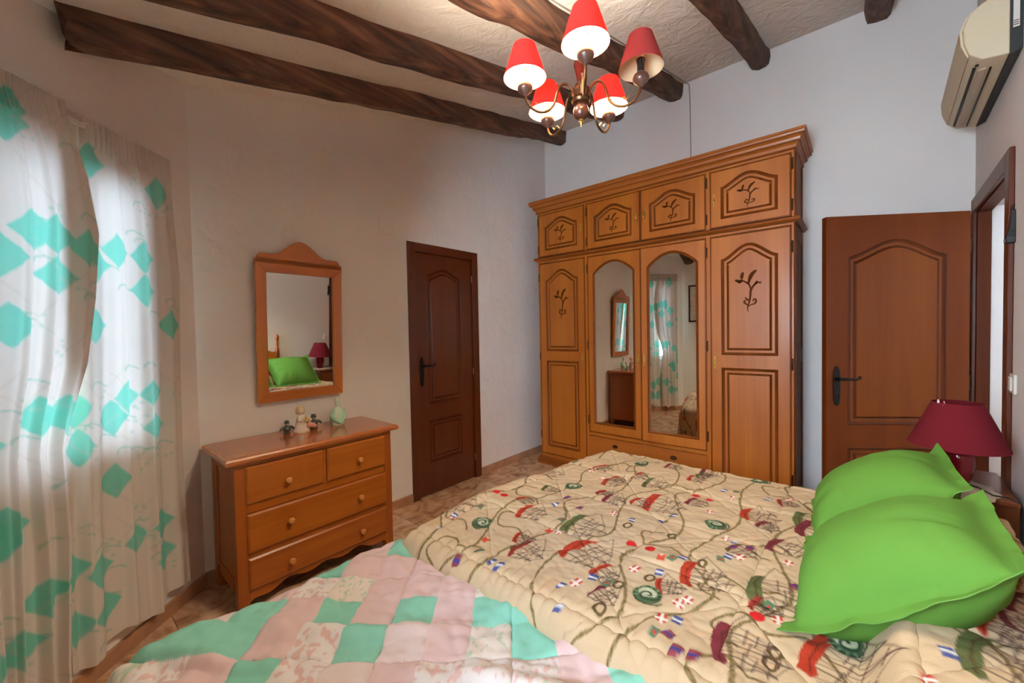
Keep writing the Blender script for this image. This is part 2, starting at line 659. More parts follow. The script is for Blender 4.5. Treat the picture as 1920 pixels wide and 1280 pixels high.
# ------------------------------------------------------------------ windows
def window(name, loc, rz, x0, x1, z0, z1, label, handle_x=None):
    w = thing(name, label, 'window', loc, rz, kind='structure')
    y0, y1 = .06, .12
    t = .035
    f = G()
    f.box(x0, x1, y0, y1, z0, z0 + t).box(x0, x1, y0, y1, z1 - t, z1)
    f.box(x0, x0 + t, y0, y1, z0 + t, z1 - t).box(x1 - t, x1, y0, y1, z0 + t, z1 - t)
    f.make('window_frame', M_WINW, w, bevel=.004)
    xm = (x0 + x1) / 2
    for a, b in ((x0 + t, xm), (xm, x1 - t)):
        s = G()
        s.box(a, b, y0 - .01, y1 - .02, z0 + t, z0 + t + .035).box(a, b, y0 - .01, y1 - .02, z1 - t - .035, z1 - t)
        s.box(a, a + .035, y0 - .01, y1 - .02, z0 + t + .035, z1 - t - .035).box(b - .035, b, y0 - .01, y1 - .02, z0 + t + .035, z1 - t - .035)
        so = s.make('sash', M_WINW, w, bevel=.003)
        G().box(a + .035, b - .035, .075, .081, z0 + t + .035, z1 - t - .035).make('pane', M_GLASS, so)
    h = G()
    zm = z0 + (z1 - z0) * .38
    h.box(xm - .012, xm + .012, y0 - .02, y0 - .01, zm - .04, zm + .04).box(xm - .008, xm + .008, y0 - .045, y0 - .02, zm - .008, zm + .008)
    h.box(xm - .009, xm + .009, y0 - .055, y0 - .042, zm - .11, zm + .01)
    h.make('window_handle', M_WINW, w, bevel=.002)
    s = G().box(x0 + .002, x1 - .002, .0, y0, z0 - .0, z0 + .012)
    s.make('window_sill', M_WINW, w)
    return w


window('window_1', (CA_W.x, CA_W.y, 0), W_ANG, -WIN[1], -WIN[0], WIN[2], WIN[3], 'white two sash window behind the mint patterned curtains')
window('fill_window', (CW_P.x, CW_P.y, 0), math.radians(90), -FILL_WIN[1], -FILL_WIN[0], FILL_WIN[2], FILL_WIN[3], 'added white two sash window out of view beside the framed picture, for fill daylight')


# ------------------------------------------------------------------ panelled doors
def outline(x0, x1, z0, z1, rise, style, n=18):
    """counter-clockwise from the bottom left, seen from the front"""
    zs = z1 - rise
    pts = [(x0, z0), (x1, z0), (x1, zs)]
    if rise > 0:
        for i in range(1, n):
            t = i / n
            if style == 'ogee':
                gg = (.5 - .5 * math.cos(2 * math.pi * t)) ** .8
            elif style == 'arch':
                gg = math.sin(math.pi * t) ** .85
            else:
                gg = (.5 - .5 * math.cos(2 * math.pi * t)) ** 1.0
            pts.append((x1 + (x0 - x1) * t, zs + rise * gg))
    pts.append((x0, zs))
    return pts


def inset(pts, d):
    n = len(pts)
    out = []
    for i in range(n):
        p, q, r = Vector(pts[i - 1]), Vector(pts[i]), Vector(pts[(i + 1) % n])
        e1 = (q - p).normalized()
        e2 = (r - q).normalized()
        n1 = Vector((-e1.y, e1.x))
        n2 = Vector((-e2.y, e2.x))
        m = (n1 + n2)
        k = m.dot(n1)
        m = m / k if abs(k) > .2 else n1
        out.append((q.x + m.x * d, q.y + m.y * d))
    return out


def at_y(pts, y):
    return [(x, y, z) for x, z in pts]


def door_leaf(name, parent, x0, x1, z0, z1, th, regions, mats, y=0.0, filler=None, depth=.008, glass=None, bead=False):
    """regions: list of (za, zb, (px0,px1,pz0,pz1,rise,style)) stacked in z; front at y, back at y+th"""
    mf, mm, mp = mats
    leaf = G()
    leaf.f.append((0, 1, 2, 3))
    leaf.v += [(x0, y + th, z0), (x0, y + th, z1), (x1, y + th, z1), (x1, y + th, z0)]
    leaf.loops([[(x0, y, z0), (x1, y, z0), (x1, y, z1), (x0, y, z1)], [(x0, y + th, z0), (x1, y + th, z0), (x1, y + th, z1), (x0, y + th, z1)]])
    rings = []
    for za, zb, (a, b, c, d, rise, style) in regions:
        o = outline(a, b, c, d, rise, style)
        out = [(x0, za), (x1, za), (x1, zb)] + [(p[0], zb) for p in o[3:-1]] + [(x0, zb)]
        leaf.loops([at_y(out, y), at_y(o, y)])
        rings.append(o)
    lo = leaf.make(name, mf, parent)
    if bead:
        e = G()
        rect = [(x0, z0), (x1, z0), (x1, z1), (x0, z1)]
        e.loops([at_y(rect, y), at_y(rect, y - .0022), at_y(inset(rect, .006), y - .003), at_y(inset(rect, .009), y)])
        e.make('edge_bead', mm, lo)
    for o in rings:
        k = G()
        k.loops([at_y(o, y), at_y(inset(o, .005), y - .004), at_y(inset(o, .013), y + depth * .6), at_y(inset(o, .021), y + depth)])
        if glass is None:
            k.loops([at_y(inset(o, .036), y + depth), at_y(inset(o, .042), y + depth + .003), at_y(inset(o, .051), y + .002)])
        k.make('moulding', mm, lo, smooth=True)
        if glass is None:
            p = G()
            p.loops([at_y(inset(o, .021), y + depth), at_y(inset(o, .036), y + depth)])
            i2 = inset(o, .051)
            p.loops([at_y(i2, y + .002), at_y(inset(o, .056), y + .001)], True, False, True)
            p.make('panel', mp, lo)
        else:
            p = G().loops([at_y(inset(o, .021), y + depth + .004), at_y(inset(o, .021), y + depth)], True, True, True)
            p.make('mirror_pane', glass, lo)
    return lo


def lever_handle(parent, x, y, z, direction):
    p = G()
    pr = [(0, -.125), (.012, -.115), (.018, -.09), (.02, -.03), (.021, .05), (.017, .09), (.009, .118), (0, .125)]
    out = [(x + r, z + q) for r, q in pr] + [(x - r, z + q) for r, q in reversed(pr[1:-1])]
    p.prism(out, y - .006, y)
    ho = p.make('handle_plate', M_IRON, parent, bevel=.002)
    l = G()
    l.lathe_y([(.011, -.045), (.011, -.006)], 10, (x, y, z + .045))
    d = direction
    l.tube([(x, y - .04, z + .045), (x + d * .03, y - .045, z + .047), (x + d * .075, y - .042, z + .042), (x + d * .105, y - .04, z + .048), (x + d * .112, y - .04, z + .058), (x + d * .102, y - .04, z + .062)], [.009, .008, .007, .0065, .006, .004], 8)
    l.make('lever', M_IRON, ho, smooth=True)
    k = G().lathe_y([(.005, -.009), (.005, -.006)], 8, (x, y, z - .04))
    k.make('keyhole', M_BLACKP, ho)
    return ho


# closed narrow door, wall A
d1 = thing('door_1', 'narrow dark brown panelled door, closed, between dresser and wardrobe', 'door', ((D1X0 + D1X1) / 2, YA, 0), 0, kind='structure')
hw = (D1X1 - D1X0) / 2
cx = (D1X0 + D1X1) / 2
f = G()
cw = .072
f.box(-hw, -hw + cw, -.016, .0, 0, 2.096).box(hw - cw, hw, -.016, .0, 0, 2.096).box(-hw + cw, hw - cw, -.016, .0, 2.024, 2.096)
f.make('casing', M_DOORD, d1, bevel=.004)
f = G()
f.box(-hw + .05, -hw + cw + .002, 0, .13, 0, 2.05).box(hw - cw - .002, hw - .05, 0, .13, 0, 2.05).box(-hw + cw + .002, hw - cw - .002, 0, .13, 2.022, 2.05)
f.make('jamb', M_DOORM, d1)
lx0, lx1 = -hw + cw + .003, hw - cw - .003
lf = door_leaf('door_leaf', d1, lx0, lx1, .008, 2.02, .04,
               [(.008, .70, (2.068 - cx, 2.437 - cx, .27, .625, 0, '')), (.70, 2.02, (2.068 - cx, 2.443 - cx, .765, 1.905, .06, 'ogee'))],
               (M_DOORD, M_DOORM, M_DOORP), y=.004)
lever_handle(lf, 2.0 - cx, .004, 1.045, 1)
for z in (.2, 1.0, 1.85):
    G().lathe([(.0, -.03), (.005, -.03), (.005, .03), (.0, .03)], 8, (lx1 + .004, -.006, z)).make('hinge', M_STEEL, lf)

# open door to the hallway, wall R
RROT = math.pi - TR
d2 = thing('door_2', 'red brown panelled door standing open against the doorway next to the wardrobe', 'door', (CR_B.x, CR_B.y, 0), RROT, kind='structure')
f = G()
a0, a1 = .012, 1.055
f.box(a0, a0 + .075, -.018, 0, 0, 2.112).box(a1 - .085, a1, -.018, 0, 0, 2.112).box(a0 + .075, a1 - .085, -.018, 0, 2.03, 2.112)
f.make('casing', M_DOORD, d2, bevel=.004)
f = G()
f.box(.070, .105, 0, .055, 0, 2.05).box(.942, .975, 0, .055, 0, 2.05).box(.105, .942, 0, .055, 2.02, 2.05)
f.make('jamb', M_LEAF2M, d2)
hinge_w = Vector((3.625, -.50))
end_w = Vector((3.164, .157))
lv = end_w - hinge_w
leafw = lv.length
# leaf frame: x from the free edge to the hinge, front faces the camera
ang = math.atan2(-lv.y, -lv.x)       # local +x points from free edge to hinge
lo2 = door_leaf('door_leaf', d2, 0, leafw, .01, 2.03, .038,
                [(.01, .70, (.125, leafw - .125, .16, .60, 0, '')), (.70, 2.03, (.125, leafw - .125, .74, 1.88, .10, 'ogee'))],
                (M_LEAF2, M_LEAF2M, M_LEAF2P), y=0)
# child transform: parent-local of world pose
pw = Matrix.Translation((CR_B.x, CR_B.y, 0)) @ Matrix.Rotation(RROT, 4, 'Z')
lo2.matrix_parent_inverse = Matrix.Identity(4)
lo2.matrix_basis = pw.inverted() @ Matrix.Translation((end_w.x, end_w.y, 0)) @ Matrix.Rotation(ang, 4, 'Z')
lever_handle(lo2, .06, 0, .985, 1)
for z in (.22, 1.0, 1.82):
    G().lathe([(.0, -.045), (.007, -.045), (.007, .045), (.0, .045)], 8, (leafw + .004, .006, z)).make('hinge', M_HINGE, lo2)

# ------------------------------------------------------------------ beams
def beam(label, y_near0, y_near1, w, dep, x0, x1, seed, cut=None):
    rnd = np.random.RandomState(seed)
    n = 60
    sec = [(0, 0), (.0, -.45), (.06, -.85), (.25, -1.0), (.6, -1.02), (.9, -.92), (1.0, -.55), (1.0, 0)]
    ls = []
    for i in range(n + 1):
        t = i / n
        x = x0 + (x1 - x0) * t
        yn = y_near0 + (y_near1 - y_near0) * t + .010 * vnoise(t * 9, seed, seed) + .005 * vnoise(t * 33, seed + 5, seed)
        ww = w * (1 + .10 * vnoise(t * 6, 3.3, seed + 1))
        dd = dep * (1.0 + .12 * float(vnoise(t * 7, 7.7, seed + 2)) + .06 * float(vnoise(t * 29, 1.7, seed + 3)))
        loop = []
        for k, (a, b) in enumerate(sec):
            jy = .006 * float(vnoise(t * 24, k * 3.1, seed + 4))
            z = zc(x) + b * dd + (.004 * float(vnoise(t * 30, k * 2.3, seed + 6)) if b < 0 else .006)
            yy = yn + a * ww + jy
            xl = max(x, CA_W.x - (YA - yy) / math.tan(W_ANG) - .004)
            if cut is not None:
                xl = max(xl, cut - .075 * b * (.6 + .4 * math.sin(k * 2.0)))
            loop.append((xl, yy, z + zc(xl) - zc(x)))
        ls.append(loop)
    o = G().loops(ls, True, True, True).make('ceiling_beam', M_BEAM, smooth=True)
    return tag(o, label, 'beam', 'rough timber beams under the sloping ceiling')


beam('dark rough timber ceiling beam nearest the dresser wall, left end by the curtain', 2.225, 2.42, .12, .125, .0, XB, 11, .05)
beam('dark brown timber ceiling beam second from the dresser wall', 1.745, 1.755, .14, .12, -.33, XB, 12)
beam('timber ceiling beam running above the chandelier, lit warm orange', 1.172, 1.18, .13, .13, -.33, XB, 13)
beam('short visible timber ceiling beam between the chandelier and the wall above the wardrobe', .537, .54, .125, .115, -.33, XB, 14)
beam('timber ceiling beam end at the top edge near the air conditioner', -.158, -.155, .15, .115, -.33, XB, 15)


# ------------------------------------------------------------------ wardrobe
def mould_u(profile, x0, x1, y0, yb):
    ls = []
    for o, z in profile:
        ls.append([(x0 - o, yb, z), (x0 - o, y0 - o, z), (x1 + o, y0 - o, z), (x1 + o, yb, z)])
    return G().loops(ls, True, True, True)


XF = 3.304
WYL, WYR = 2.490, .330
WW = WYL - WYR
wd = thing('wardrobe', 'large honey coloured wooden wardrobe with two arched mirror doors and carved panels', 'wardrobe', (XF, (WYL + WYR) / 2, 0), math.radians(-90))
hw = WW / 2
DEP = XB - XF - .015
WYC = (WYL + WYR) / 2
bx = lambda y: WYC - y      # world Y -> local x
b = G()
b.box(-hw, -hw + .022, .022, DEP, .06, 2.56).box(hw - .022, hw, .022, DEP, .06, 2.56)
b.box(-hw + .022, hw - .022, .022, DEP, .06, .085).box(-hw + .022, hw - .022, .022, DEP, 2.535, 2.56).box(-hw + .022, hw - .022, .022, DEP, 2.06, 2.085)
b.box(-hw + .022, hw - .022, DEP - .012, DEP, .085, 2.535)
b.make('carcass', M_ANTIQ, wd)
# face frame: stiles between the doors, rails
fr = G()
cols = [2.475, 1.933, 1.403, .873, .350]
for y in (2.4825, 1.933, .873, .3415):
    fr.box(bx(y) - (.0145 if y in (1.933, .873) else .0075), bx(y) + (.0145 if y in (1.933, .873) else .0075), .002, .022, .085, 2.56)
fr.box(-hw + .015, hw - .015, .004, .022, 2.045, 2.10).box(-hw + .015, hw - .015, .004, .022, 2.53, 2.56).box(-hw + .015, hw - .015, .004, .022, .06, .10)
fr.box(bx(1.919), bx(.887), .004, .022, .372, .402)
fr.make('face_frame', M_HONEY, wd, bevel=.003)
mould_u([(0, 2.545), (.008, 2.55), (.012, 2.575), (.03, 2.59), (.036, 2.61), (.055, 2.625), (.06, 2.64), (.066, 2.645), (.066, 2.66), (0, 2.66)], -hw, hw, 0, DEP).make('cornice', M_HONEY_X, wd)
mould_u([(.026, 2.586), (.0335, 2.588), (.0345, 2.594), (.030, 2.597)], -hw, hw, 0, DEP).make('cornice_bead', M_ANTIQ_X, wd)
mould_u([(.050, 2.6215), (.0585, 2.624), (.0600, 2.6285), (.056, 2.631)], -hw, hw, 0, DEP).make('cornice_bead', M_ANTIQ_X, wd)
mould_u([(.004, 2.546), (.0115, 2.549), (.0120, 2.556), (.008, 2.558)], -hw, hw, 0, DEP).make('cornice_bead', M_ANTIQ_X, wd)
mould_u([(0, 2.062), (.012, 2.064), (.03, 2.076), (.034, 2.088), (.026, 2.096), (0, 2.10)], -hw, hw, .004, DEP).make('waist_moulding', M_ANTIQ_X, wd)
mould_u([(0, 0.0), (.03, 0.0), (.03, .045), (.02, .06), (.008, .075), (0, .08)], -hw, hw, .01, DEP).make('plinth', M_ANTIQ_X, wd)
# side panel frames on the visible right flank
s = G()
s.box(hw, hw + .006, .03, .10, .09, 2.05).box(hw, hw + .006, DEP - .08, DEP - .01, .09, 2.05).box(hw, hw + .006, .10, DEP - .08, 1.1, 1.2).box(hw, hw + .006, .10, DEP - .08, .09, .17).box(hw, hw + .006, .10, DEP - .08, 1.96, 2.05)
s.box(hw, hw + .006, .03, .09, 2.11, 2.53).box(hw, hw + .006, DEP - .08, DEP - .01, 2.11, 2.53)
s.make('side_frame', M_ANTIQ, wd, bevel=.003)


def brass_pull(parent, x, y, z):
    p = G()
    pr = [(0, -.05), (.006, -.046), (.004, -.036), (.011, -.02), (.012, .0), (.010, .014), (.005, .024), (.008, .034), (.004, .044), (0, .05)]
    p.prism([(x + r, z + q) for r, q in pr] + [(x - r, z + q) for r, q in reversed(pr[1:-1])], y - .003, y)
    o = p.make('handle', M_BRASS, parent)
    d = G().ball((x, y - .012, z - .008), .008, .006, .017)
    d.tube([(x, y - .002, z + .018), (x, y - .012, z + .016), (x, y - .012, z + .004)], .0025, 6)
    d.make('drop', M_BRASS, o, smooth=True)
    return o


def hinge(parent, x, y, z):
    return G().lathe([(0, -.042), (.004, -.040), (.006, -.034), (.0065, -.03), (.0065, .03), (.006, .034), (.004, .040), (0, .042)], 8, (x, y, z)).make('hinge', M_HINGE, parent, smooth=True)


STROKES = [  # carved spray, in a unit box (x right, z up), width
    ([(-.02, -1.0), (-.05, -.8), (.05, -.5), (.10, -.2), (.12, .0), (.25, .22), (.5, .38), (.62, .33), (.66, .42)], .05),
    ([(.12, .0), (.08, .2), (.0, .34), (-.12, .42), (-.28, .5), (-.36, .58)], .045),
    ([(-.28, .5), (-.5, .5), (-.72, .56)], .08), ([(-.36, .58), (-.34, .75), (-.28, .92)], .08), ([(-.3, .5), (-.45, .44), (-.55, .42)], .05),
    ([(.0, .34), (.06, .55), (.16, .75), (.32, .9), (.44, .95)], .09),
    ([(.04, -.45), (-.08, -.4), (-.18, -.3)], .05),
    ([(-.03, -.75), (.15, -.66), (.32, -.62), (.4, -.5), (.34, -.4), (.24, -.44), (.27, -.52)], .045),
    ([(-.03, -.72), (-.12, -.62), (-.22, -.55), (-.2, -.46), (-.12, -.5)], .045),
    ([(.3, .27), (.4, .36), (.45, .46)], .05),
]


def carving(parent, x, y, z, sx, sz):
    g = G()
    for pts, w in STROKES:
        P = [Vector((x + a * sx, z + c * sz)) for a, c in pts]
        # subdivide
        Q = []
        for i in range(len(P) - 1):
            p0, p1, p2, p3 = P[max(i - 1, 0)], P[i], P[i + 1], P[min(i + 2, len(P) - 1)]
            for k in range(4):
                t = k / 4
                Q.append(.5 * ((2 * p1) + (p2 - p0) * t + (2 * p0 - 5 * p1 + 4 * p2 - p3) * t * t + (3 * p1 - p0 - 3 * p2 + p3) * t ** 3))
        Q.append(P[-1])
        L, R = [], []
        n = len(Q)
        for i, q in enumerate(Q):
            tn = (Q[min(i + 1, n - 1)] - Q[max(i - 1, 0)])
            tn = tn.normalized() if tn.length > 1e-9 else Vector((0, 1))
            nn = Vector((-tn.y, tn.x))
            ww = w * (sx + sz) / 2 * (.25 + .85 * math.sin(math.pi * min(1, (i + .6) / n))) * .95
            L.append(q + nn * ww)
            R.append(q - nn * ww)
        g.loops([[(p.x, y - .0018, p.y) for p in L], [(p.x, y - .0018, p.y) for p in R]], False)
        g.loops([[(p.x, y, p.y) for p in L], [(p.x, y - .0018, p.y) for p in L]], False)
        g.loops([[(p.x, y, p.y) for p in R], [(p.x, y - .0018, p.y) for p in R]], False)
    return g.make('carving', M_CARVE, parent)


WM = (M_HONEY, M_ANTIQ, M_HONEY)
DC = [(2.475, 1.948), (1.918, 1.405), (1.401, .888), (.858, .350)]
for i, (ya, yb_) in enumerate(DC):
    x0, x1 = bx(ya), bx(yb_)
    # upper cupboards
    dl = door_leaf('upper_door', wd, x0, x1, 2.105, 2.528, .02, [(2.105, 2.528, (x0 + .075, x1 - .075, 2.165, 2.475, .075, 'ogee'))], WM, y=-.002, bead=True)
    carving(dl, (x0 + x1) / 2, .0, 2.305, .10, .085)
    hx = x1 - .03 if i in (0, 1) else x0 + .03
    brass_pull(dl, hx, -.002, 2.315)
    ex = x0 - .006 if i in (0, 1) else x1 + .006
    for z in (2.18, 2.455):
        hinge(dl, ex, .0, z)
    # lower doors
    if i in (0, 3):
        dl = door_leaf('tall_door', wd, x0, x1, .105, 2.04, .02,
                       [(.105, 1.10, (x0 + .075, x1 - .075, .19, 1.06, 0, '')), (1.10, 2.04, (x0 + .075, x1 - .075, 1.155, 1.965, .10, 'ogee'))], WM, y=-.002, bead=True)
        carving(dl, (x0 + x1) / 2, .0, 1.62, .12, .15)
        brass_pull(dl, x1 - .03 if i == 0 else x0 + .03, -.002, 1.10)
        ex = x0 - .006 if i == 0 else x1 + .006
        for z in (.3, 1.1, 1.9):
            hinge(dl, ex, .0, z)
    else:
        dl = door_leaf('mirror_door', wd, x0, x1, .405, 2.04, .02, [(.405, 2.04, (x0 + .055, x1 - .055, .485, 1.985, .11, 'arch'))], WM, y=-.002, glass=M_MIRROR, bead=True)
        brass_pull(dl, x1 - .028 if i == 1 else x0 + .028, -.002, 1.10)
        ex = x0 - .006 if i == 1 else x1 + .006
        for z in (.52, 1.22, 1.93):
            hinge(dl, ex, .0, z)
        if i == 2:      # stands slightly ajar on its right hand hinges
            dl.matrix_basis = Matrix.Translation((x1, 0, 0)) @ Matrix.Rotation(math.radians(2.2), 4, 'Z') @ Matrix.Translation((-x1, 0, 0))
dr = G()
x0, x1 = bx(1.918), bx(.888)
dr.box(x0, x1, -.002, .02, .105, .368)
do = dr.make('drawer', M_HONEY_X, wd, bevel=.003)
for y in (1.66, 1.145):
    k = G()
    k.lathe_y([(.026, -.007), (.028, -.002)], 18, (bx(y), 0, .305), 1.0, .62)
    k.lathe_y([(.004, -.018), (.012, -.015), (.014, -.010), (.008, -.007)], 14, (bx(y), 0, .305), 1.3, .8)
    k.make('knob', M_OLDBRASS, do, smooth=True)

# ------------------------------------------------------------------ dresser
DX0, DX1 = .56, 1.415
ds = thing('dresser', 'varnished pine chest of four drawers with round wooden knobs below the mirror', 'dresser', ((DX0 + DX1) / 2, YA - .02, 0), 0)
hw = (DX1 - DX0) / 2
cxd = (DX0 + DX1) / 2
yf = -(YA - .02 - 2.275)       # front plane
dx = lambda x: x - cxd
tp = G()
ys = 2.2455 - (YA - .02)
xa, xb2 = .5215 - cxd, 1.4377 - cxd + .02
ls = []
for o, z in ((.012, .745), (.004, .748), (.0, .758), (.001, .768), (.007, .776), (.013, .778)):
    ls.append([(xa + o, ys + o, z), (xb2 - o, ys + o, z), (xb2 - o, 0, z), (xa + o, 0, z)])
tp.loops(ls, True, True, True)
tp.make('dresser_top', M_PINE_TOP, ds)
P = .05
for x0 in (-hw, hw - P):
    for y0 in (yf, -.012 - P):
        G().box(x0, x0 + P, y0, y0 + P, 0, .745).make('leg', M_PINE_Z, ds, bevel=.003)
for x0 in (-hw + .008, hw - .026):
    sp = G().box(x0, x0 + .018, yf + P, -.012 - P, .09, .745)
    so = sp.make('side_panel', M_PINE_Z, ds)
    xs = -hw + .002 if x0 < 0 else hw - .010
    q = G()
    q.box(xs, xs + .008, yf + P, yf + P + .03, .13, .72).box(xs, xs + .008, -.012 - P - .03, -.012 - P, .13, .72)
    q.box(xs, xs + .008, yf + P + .03, -.042 - P, .68, .72).box(xs, xs + .008, yf + P + .03, -.042 - P, .09, .15)
    q.make('side_frame', M_PINE_Z, so, bevel=.004)
fr = G()
fr.box(-hw + P, hw - P, yf + .006, yf + .03, .722, .745).box(-hw + P, hw - P, yf + .006, yf + .03, .488, .535).box(-hw + P, hw - P, yf + .006, yf + .03, .262, .292)
fr.box(dx(.985), dx(1.005), yf + .006, yf + .03, .535, .722).box(-hw + P, hw - P, -.02, -.008, .09, .745)
fr.make('drawer_rail', M_PINE, ds, bevel=.002)
# scalloped apron
out = [(-hw + P, .112), (-hw + P, .045)]
n = 40
for i in range(1, n):
    t = i / n
    out.append((-hw + P + (2 * hw - 2 * P) * t, .045 + .035 * min(1, math.sin(math.pi * t) * 1.6) + .010 * math.cos(2 * math.pi * t * 4)))
out += [(hw - P, .045), (hw - P, .112)]
ap = G()
ap.prism(list(reversed(out))[::-1], yf + .004, yf + .024)
ap.make('apron', M_PINE, ds)


def drawer(x0, x1, z0, z1, knobs):
    d = G()
    i = .008
    d.loops([[(x0, yf + .03, z0), (x1, yf + .03, z0), (x1, yf + .03, z1), (x0, yf + .03, z1)],
             [(x0, yf - .004, z0), (x1, yf - .004, z0), (x1, yf - .004, z1), (x0, yf - .004, z1)],
             [(x0 + i, yf - .012, z0 + i), (x1 - i, yf - .012, z0 + i), (x1 - i, yf - .012, z1 - i), (x0 + i, yf - .012, z1 - i)]], True, True, True)
    o = d.make('drawer', M_PINE, ds)
    for kx, kz in knobs:
        k = G().lathe_y([(.004, -.030), (.011, -.029), (.0155, -.024), (.016, -.019), (.012, -.013), (.007, -.008), (.008, 0)], 16, (kx, yf - .012, kz))
        k.make('knob', M_KNOB, o, smooth=True)
    return o


drawer(dx(.607), dx(.984), .537, .722, [(dx(.795), .612)])
drawer(dx(1.004), dx(1.369), .537, .722, [(dx(1.192), .617)])
drawer(dx(.607), dx(1.369), .292, .486, [(dx(.80), .395), (dx(1.19), .390)])
drawer(dx(.607), dx(1.369), .108, .266, [(dx(.80), .182), (dx(1.195), .182)])

# ------------------------------------------------------------------ wall mirror
MX0, MX1, MZ0, MZ1 = .796, 1.310, .965, 1.80
mcx = (MX0 + MX1) / 2
wm = thing('wall_mirror', 'pine framed mirror with a curved crest hanging above the dresser', 'mirror', (mcx, YA - .004, MZ0), 0)
MIR_TILT, MIR_YAW = math.radians(2.1), math.radians(.25)
wm.rotation_euler = (MIR_TILT, 0, MIR_YAW)
hw = (MX1 - MX0) / 2
H = MZ1 - MZ0
fw_ = .058
y0, y1 = -.036, -.012
for s_ in (-1, 1):
    a = s_ * hw
    b_ = s_ * (hw - fw_)
    g = G()
    x0, x1 = min(a, b_), max(a, b_)
    z_in0, z_in1 = .062, H - .055
    if s_ < 0:
        o = [(x0, 0), (x1, z_in0), (x1, z_in1), (x0, H)]
    else:
        o = [(x1, 0), (x1, H), (x0, z_in1), (x0, z_in0)]
    g.prism(o, y0, y1)
    g.make('stile', M_MIRFRAME_Z, wm, bevel=.004)
g = G().prism([(-hw, 0), (hw, 0), (hw - fw_, .062), (-hw + fw_, .062)], y0, y1)
g.make('rail', M_MIRFRAME_X, wm, bevel=.004)
g = G().prism([(-hw, H), (-hw + fw_, H - .055), (hw - fw_, H - .055), (hw, H)], y0, y1)
g.make('rail', M_MIRFRAME_X, wm, bevel=.004)
cr = [(-hw, H), (hw, H), (hw, H + .03)]
n = 36
for i in range(n + 1):
    t = i / n
    x = hw - 2 * hw * t
    e = 1 - abs(x) / hw
    sh = .052 * min(1, (e / .10)) ** .5 if e < .1 else .052
    hump = .092 * (.5 + .5 * math.cos(math.pi * min(1, abs(x) / (hw * .62)))) ** .9
    cr.append((x, H + .004 + sh + hump))
cr.append((-hw, H + .03))
cr2 = [cr[0]]
for q in cr[1:]:
    if (Vector(q) - Vector(cr2[-1])).length > .002:
        cr2.append(q)
g = G().prism(cr2, y0 + .004, y1)
g.make('crest', M_MIRFRAME_X, wm, bevel=.004)
g = G().box(-hw + fw_ - .006, hw - fw_ + .006, -.022, -.018, .056, H - .049)
g.make('mirror_pane', M_MIRROR, wm)
g = G().box(-hw + .01, hw - .01, -.012, -.008, .01, H - .01)
g.make('backboard', M_PINE_Z, wm)

# junction box cover on the plaster
g = G().box(-.065, .065, -.006, .002, -.056, .056)
jo = g.make('junction_cover', M_WALL_B, bevel=.003, loc=(1.703, YA, 2.175))
tag(jo, 'small square white junction box cover on the wall above the narrow door', 'cover plate')

# ------------------------------------------------------------------ figurines on the dresser
TZ = .778
f1 = thing('porcelain_figurine', 'cream porcelain figurine of a seated girl with yellow flowers on the dresser', 'figurine', (.985, 2.555, TZ), 0)
f1.scale = (1.2, 1.2, 1.2)
g = G().lathe([(.034, 0), (.036, .008), (.03, .02), (.026, .045), (.02, .07), (.015, .085), (.010, .092)], 18, sx=1.1, sy=.85)
for k in range(4):
    a = k * math.pi / 2 + .5
    g.ball((.03 * math.cos(a), .024 * math.sin(a), .008), .010, .010, .008, 10, 6)
g.make('dress', M_PORC, f1, smooth=True)
g = G().ball((-.002, -.004, .110), .017, .017, .020)
g.tube([(0, 0, .085), (0, 0, .1)], .008)
g.make('head', M_PORC, f1, smooth=True)
g = G().ball((-.004, .004, .117), .020, .019, .018).ball((-.018, .004, .105), .008, .009, .014)
g.make('hair', M_YEL, f1, smooth=True)
g = G().tube([(.014, -.004, .08), (.028, -.014, .068), (.02, -.026, .06)], [.008, .007, .005]).tube([(-.014, -.004, .08), (-.02, -.02, .064), (.0, -.028, .06)], [.008, .007, .005])
g.make('arm', M_PORC, f1, smooth=True)
g = G()
for dxx, dz in ((.012, .075), (.022, .066), (.002, .066), (.014, .060), (.026, .055)):
    g.ball((dxx, -.028, dz), .007, .006, .007, 8, 5)
g.make('flowers', M_YEL, f1, smooth=True)
g = G().tube([(.022, -.01, .035), (.045, -.016, .03), (.062, -.02, .022)], [.017, .013, .008], 10)
g.make('legs', M_PINKP, f1, smooth=True)


def pewter(label, x, y, s):
    o = thing('pewter_figurine', label, 'figurine', (x, y, TZ), 0, 'small pewter figurines on the dresser')
    b = G().lathe([(.022 * s, 0), (.024 * s, .006 * s), (.018 * s, .012 * s), (.026 * s, .026 * s), (.024 * s, .04 * s), (.014 * s, .05 * s), (.010 * s, .054 * s)], 14)
    b.make('body', M_PEWT, o, smooth=True)
    G().ball((0, -.004 * s, .064 * s), .013 * s, .012 * s, .013 * s).make('head', M_PEWTL, o, smooth=True)
    h = G().lathe([(.018 * s, .070 * s), (.018 * s, .074 * s), (.014 * s, .076 * s), (.014 * s, .088 * s), (0, .09 * s)], 14)
    h.make('hat', M_PEWT, o, smooth=True)
    for q in (-1, 1):
        w = G()
        w.tube([(q * .018 * s, 0, .044 * s), (q * .036 * s, -.004 * s, .036 * s), (q * .046 * s, -.008 * s, .026 * s)], [.010 * s, .009 * s, .006 * s], 8)
        w.make('arm', M_PEWT, o, smooth=True)
    return o


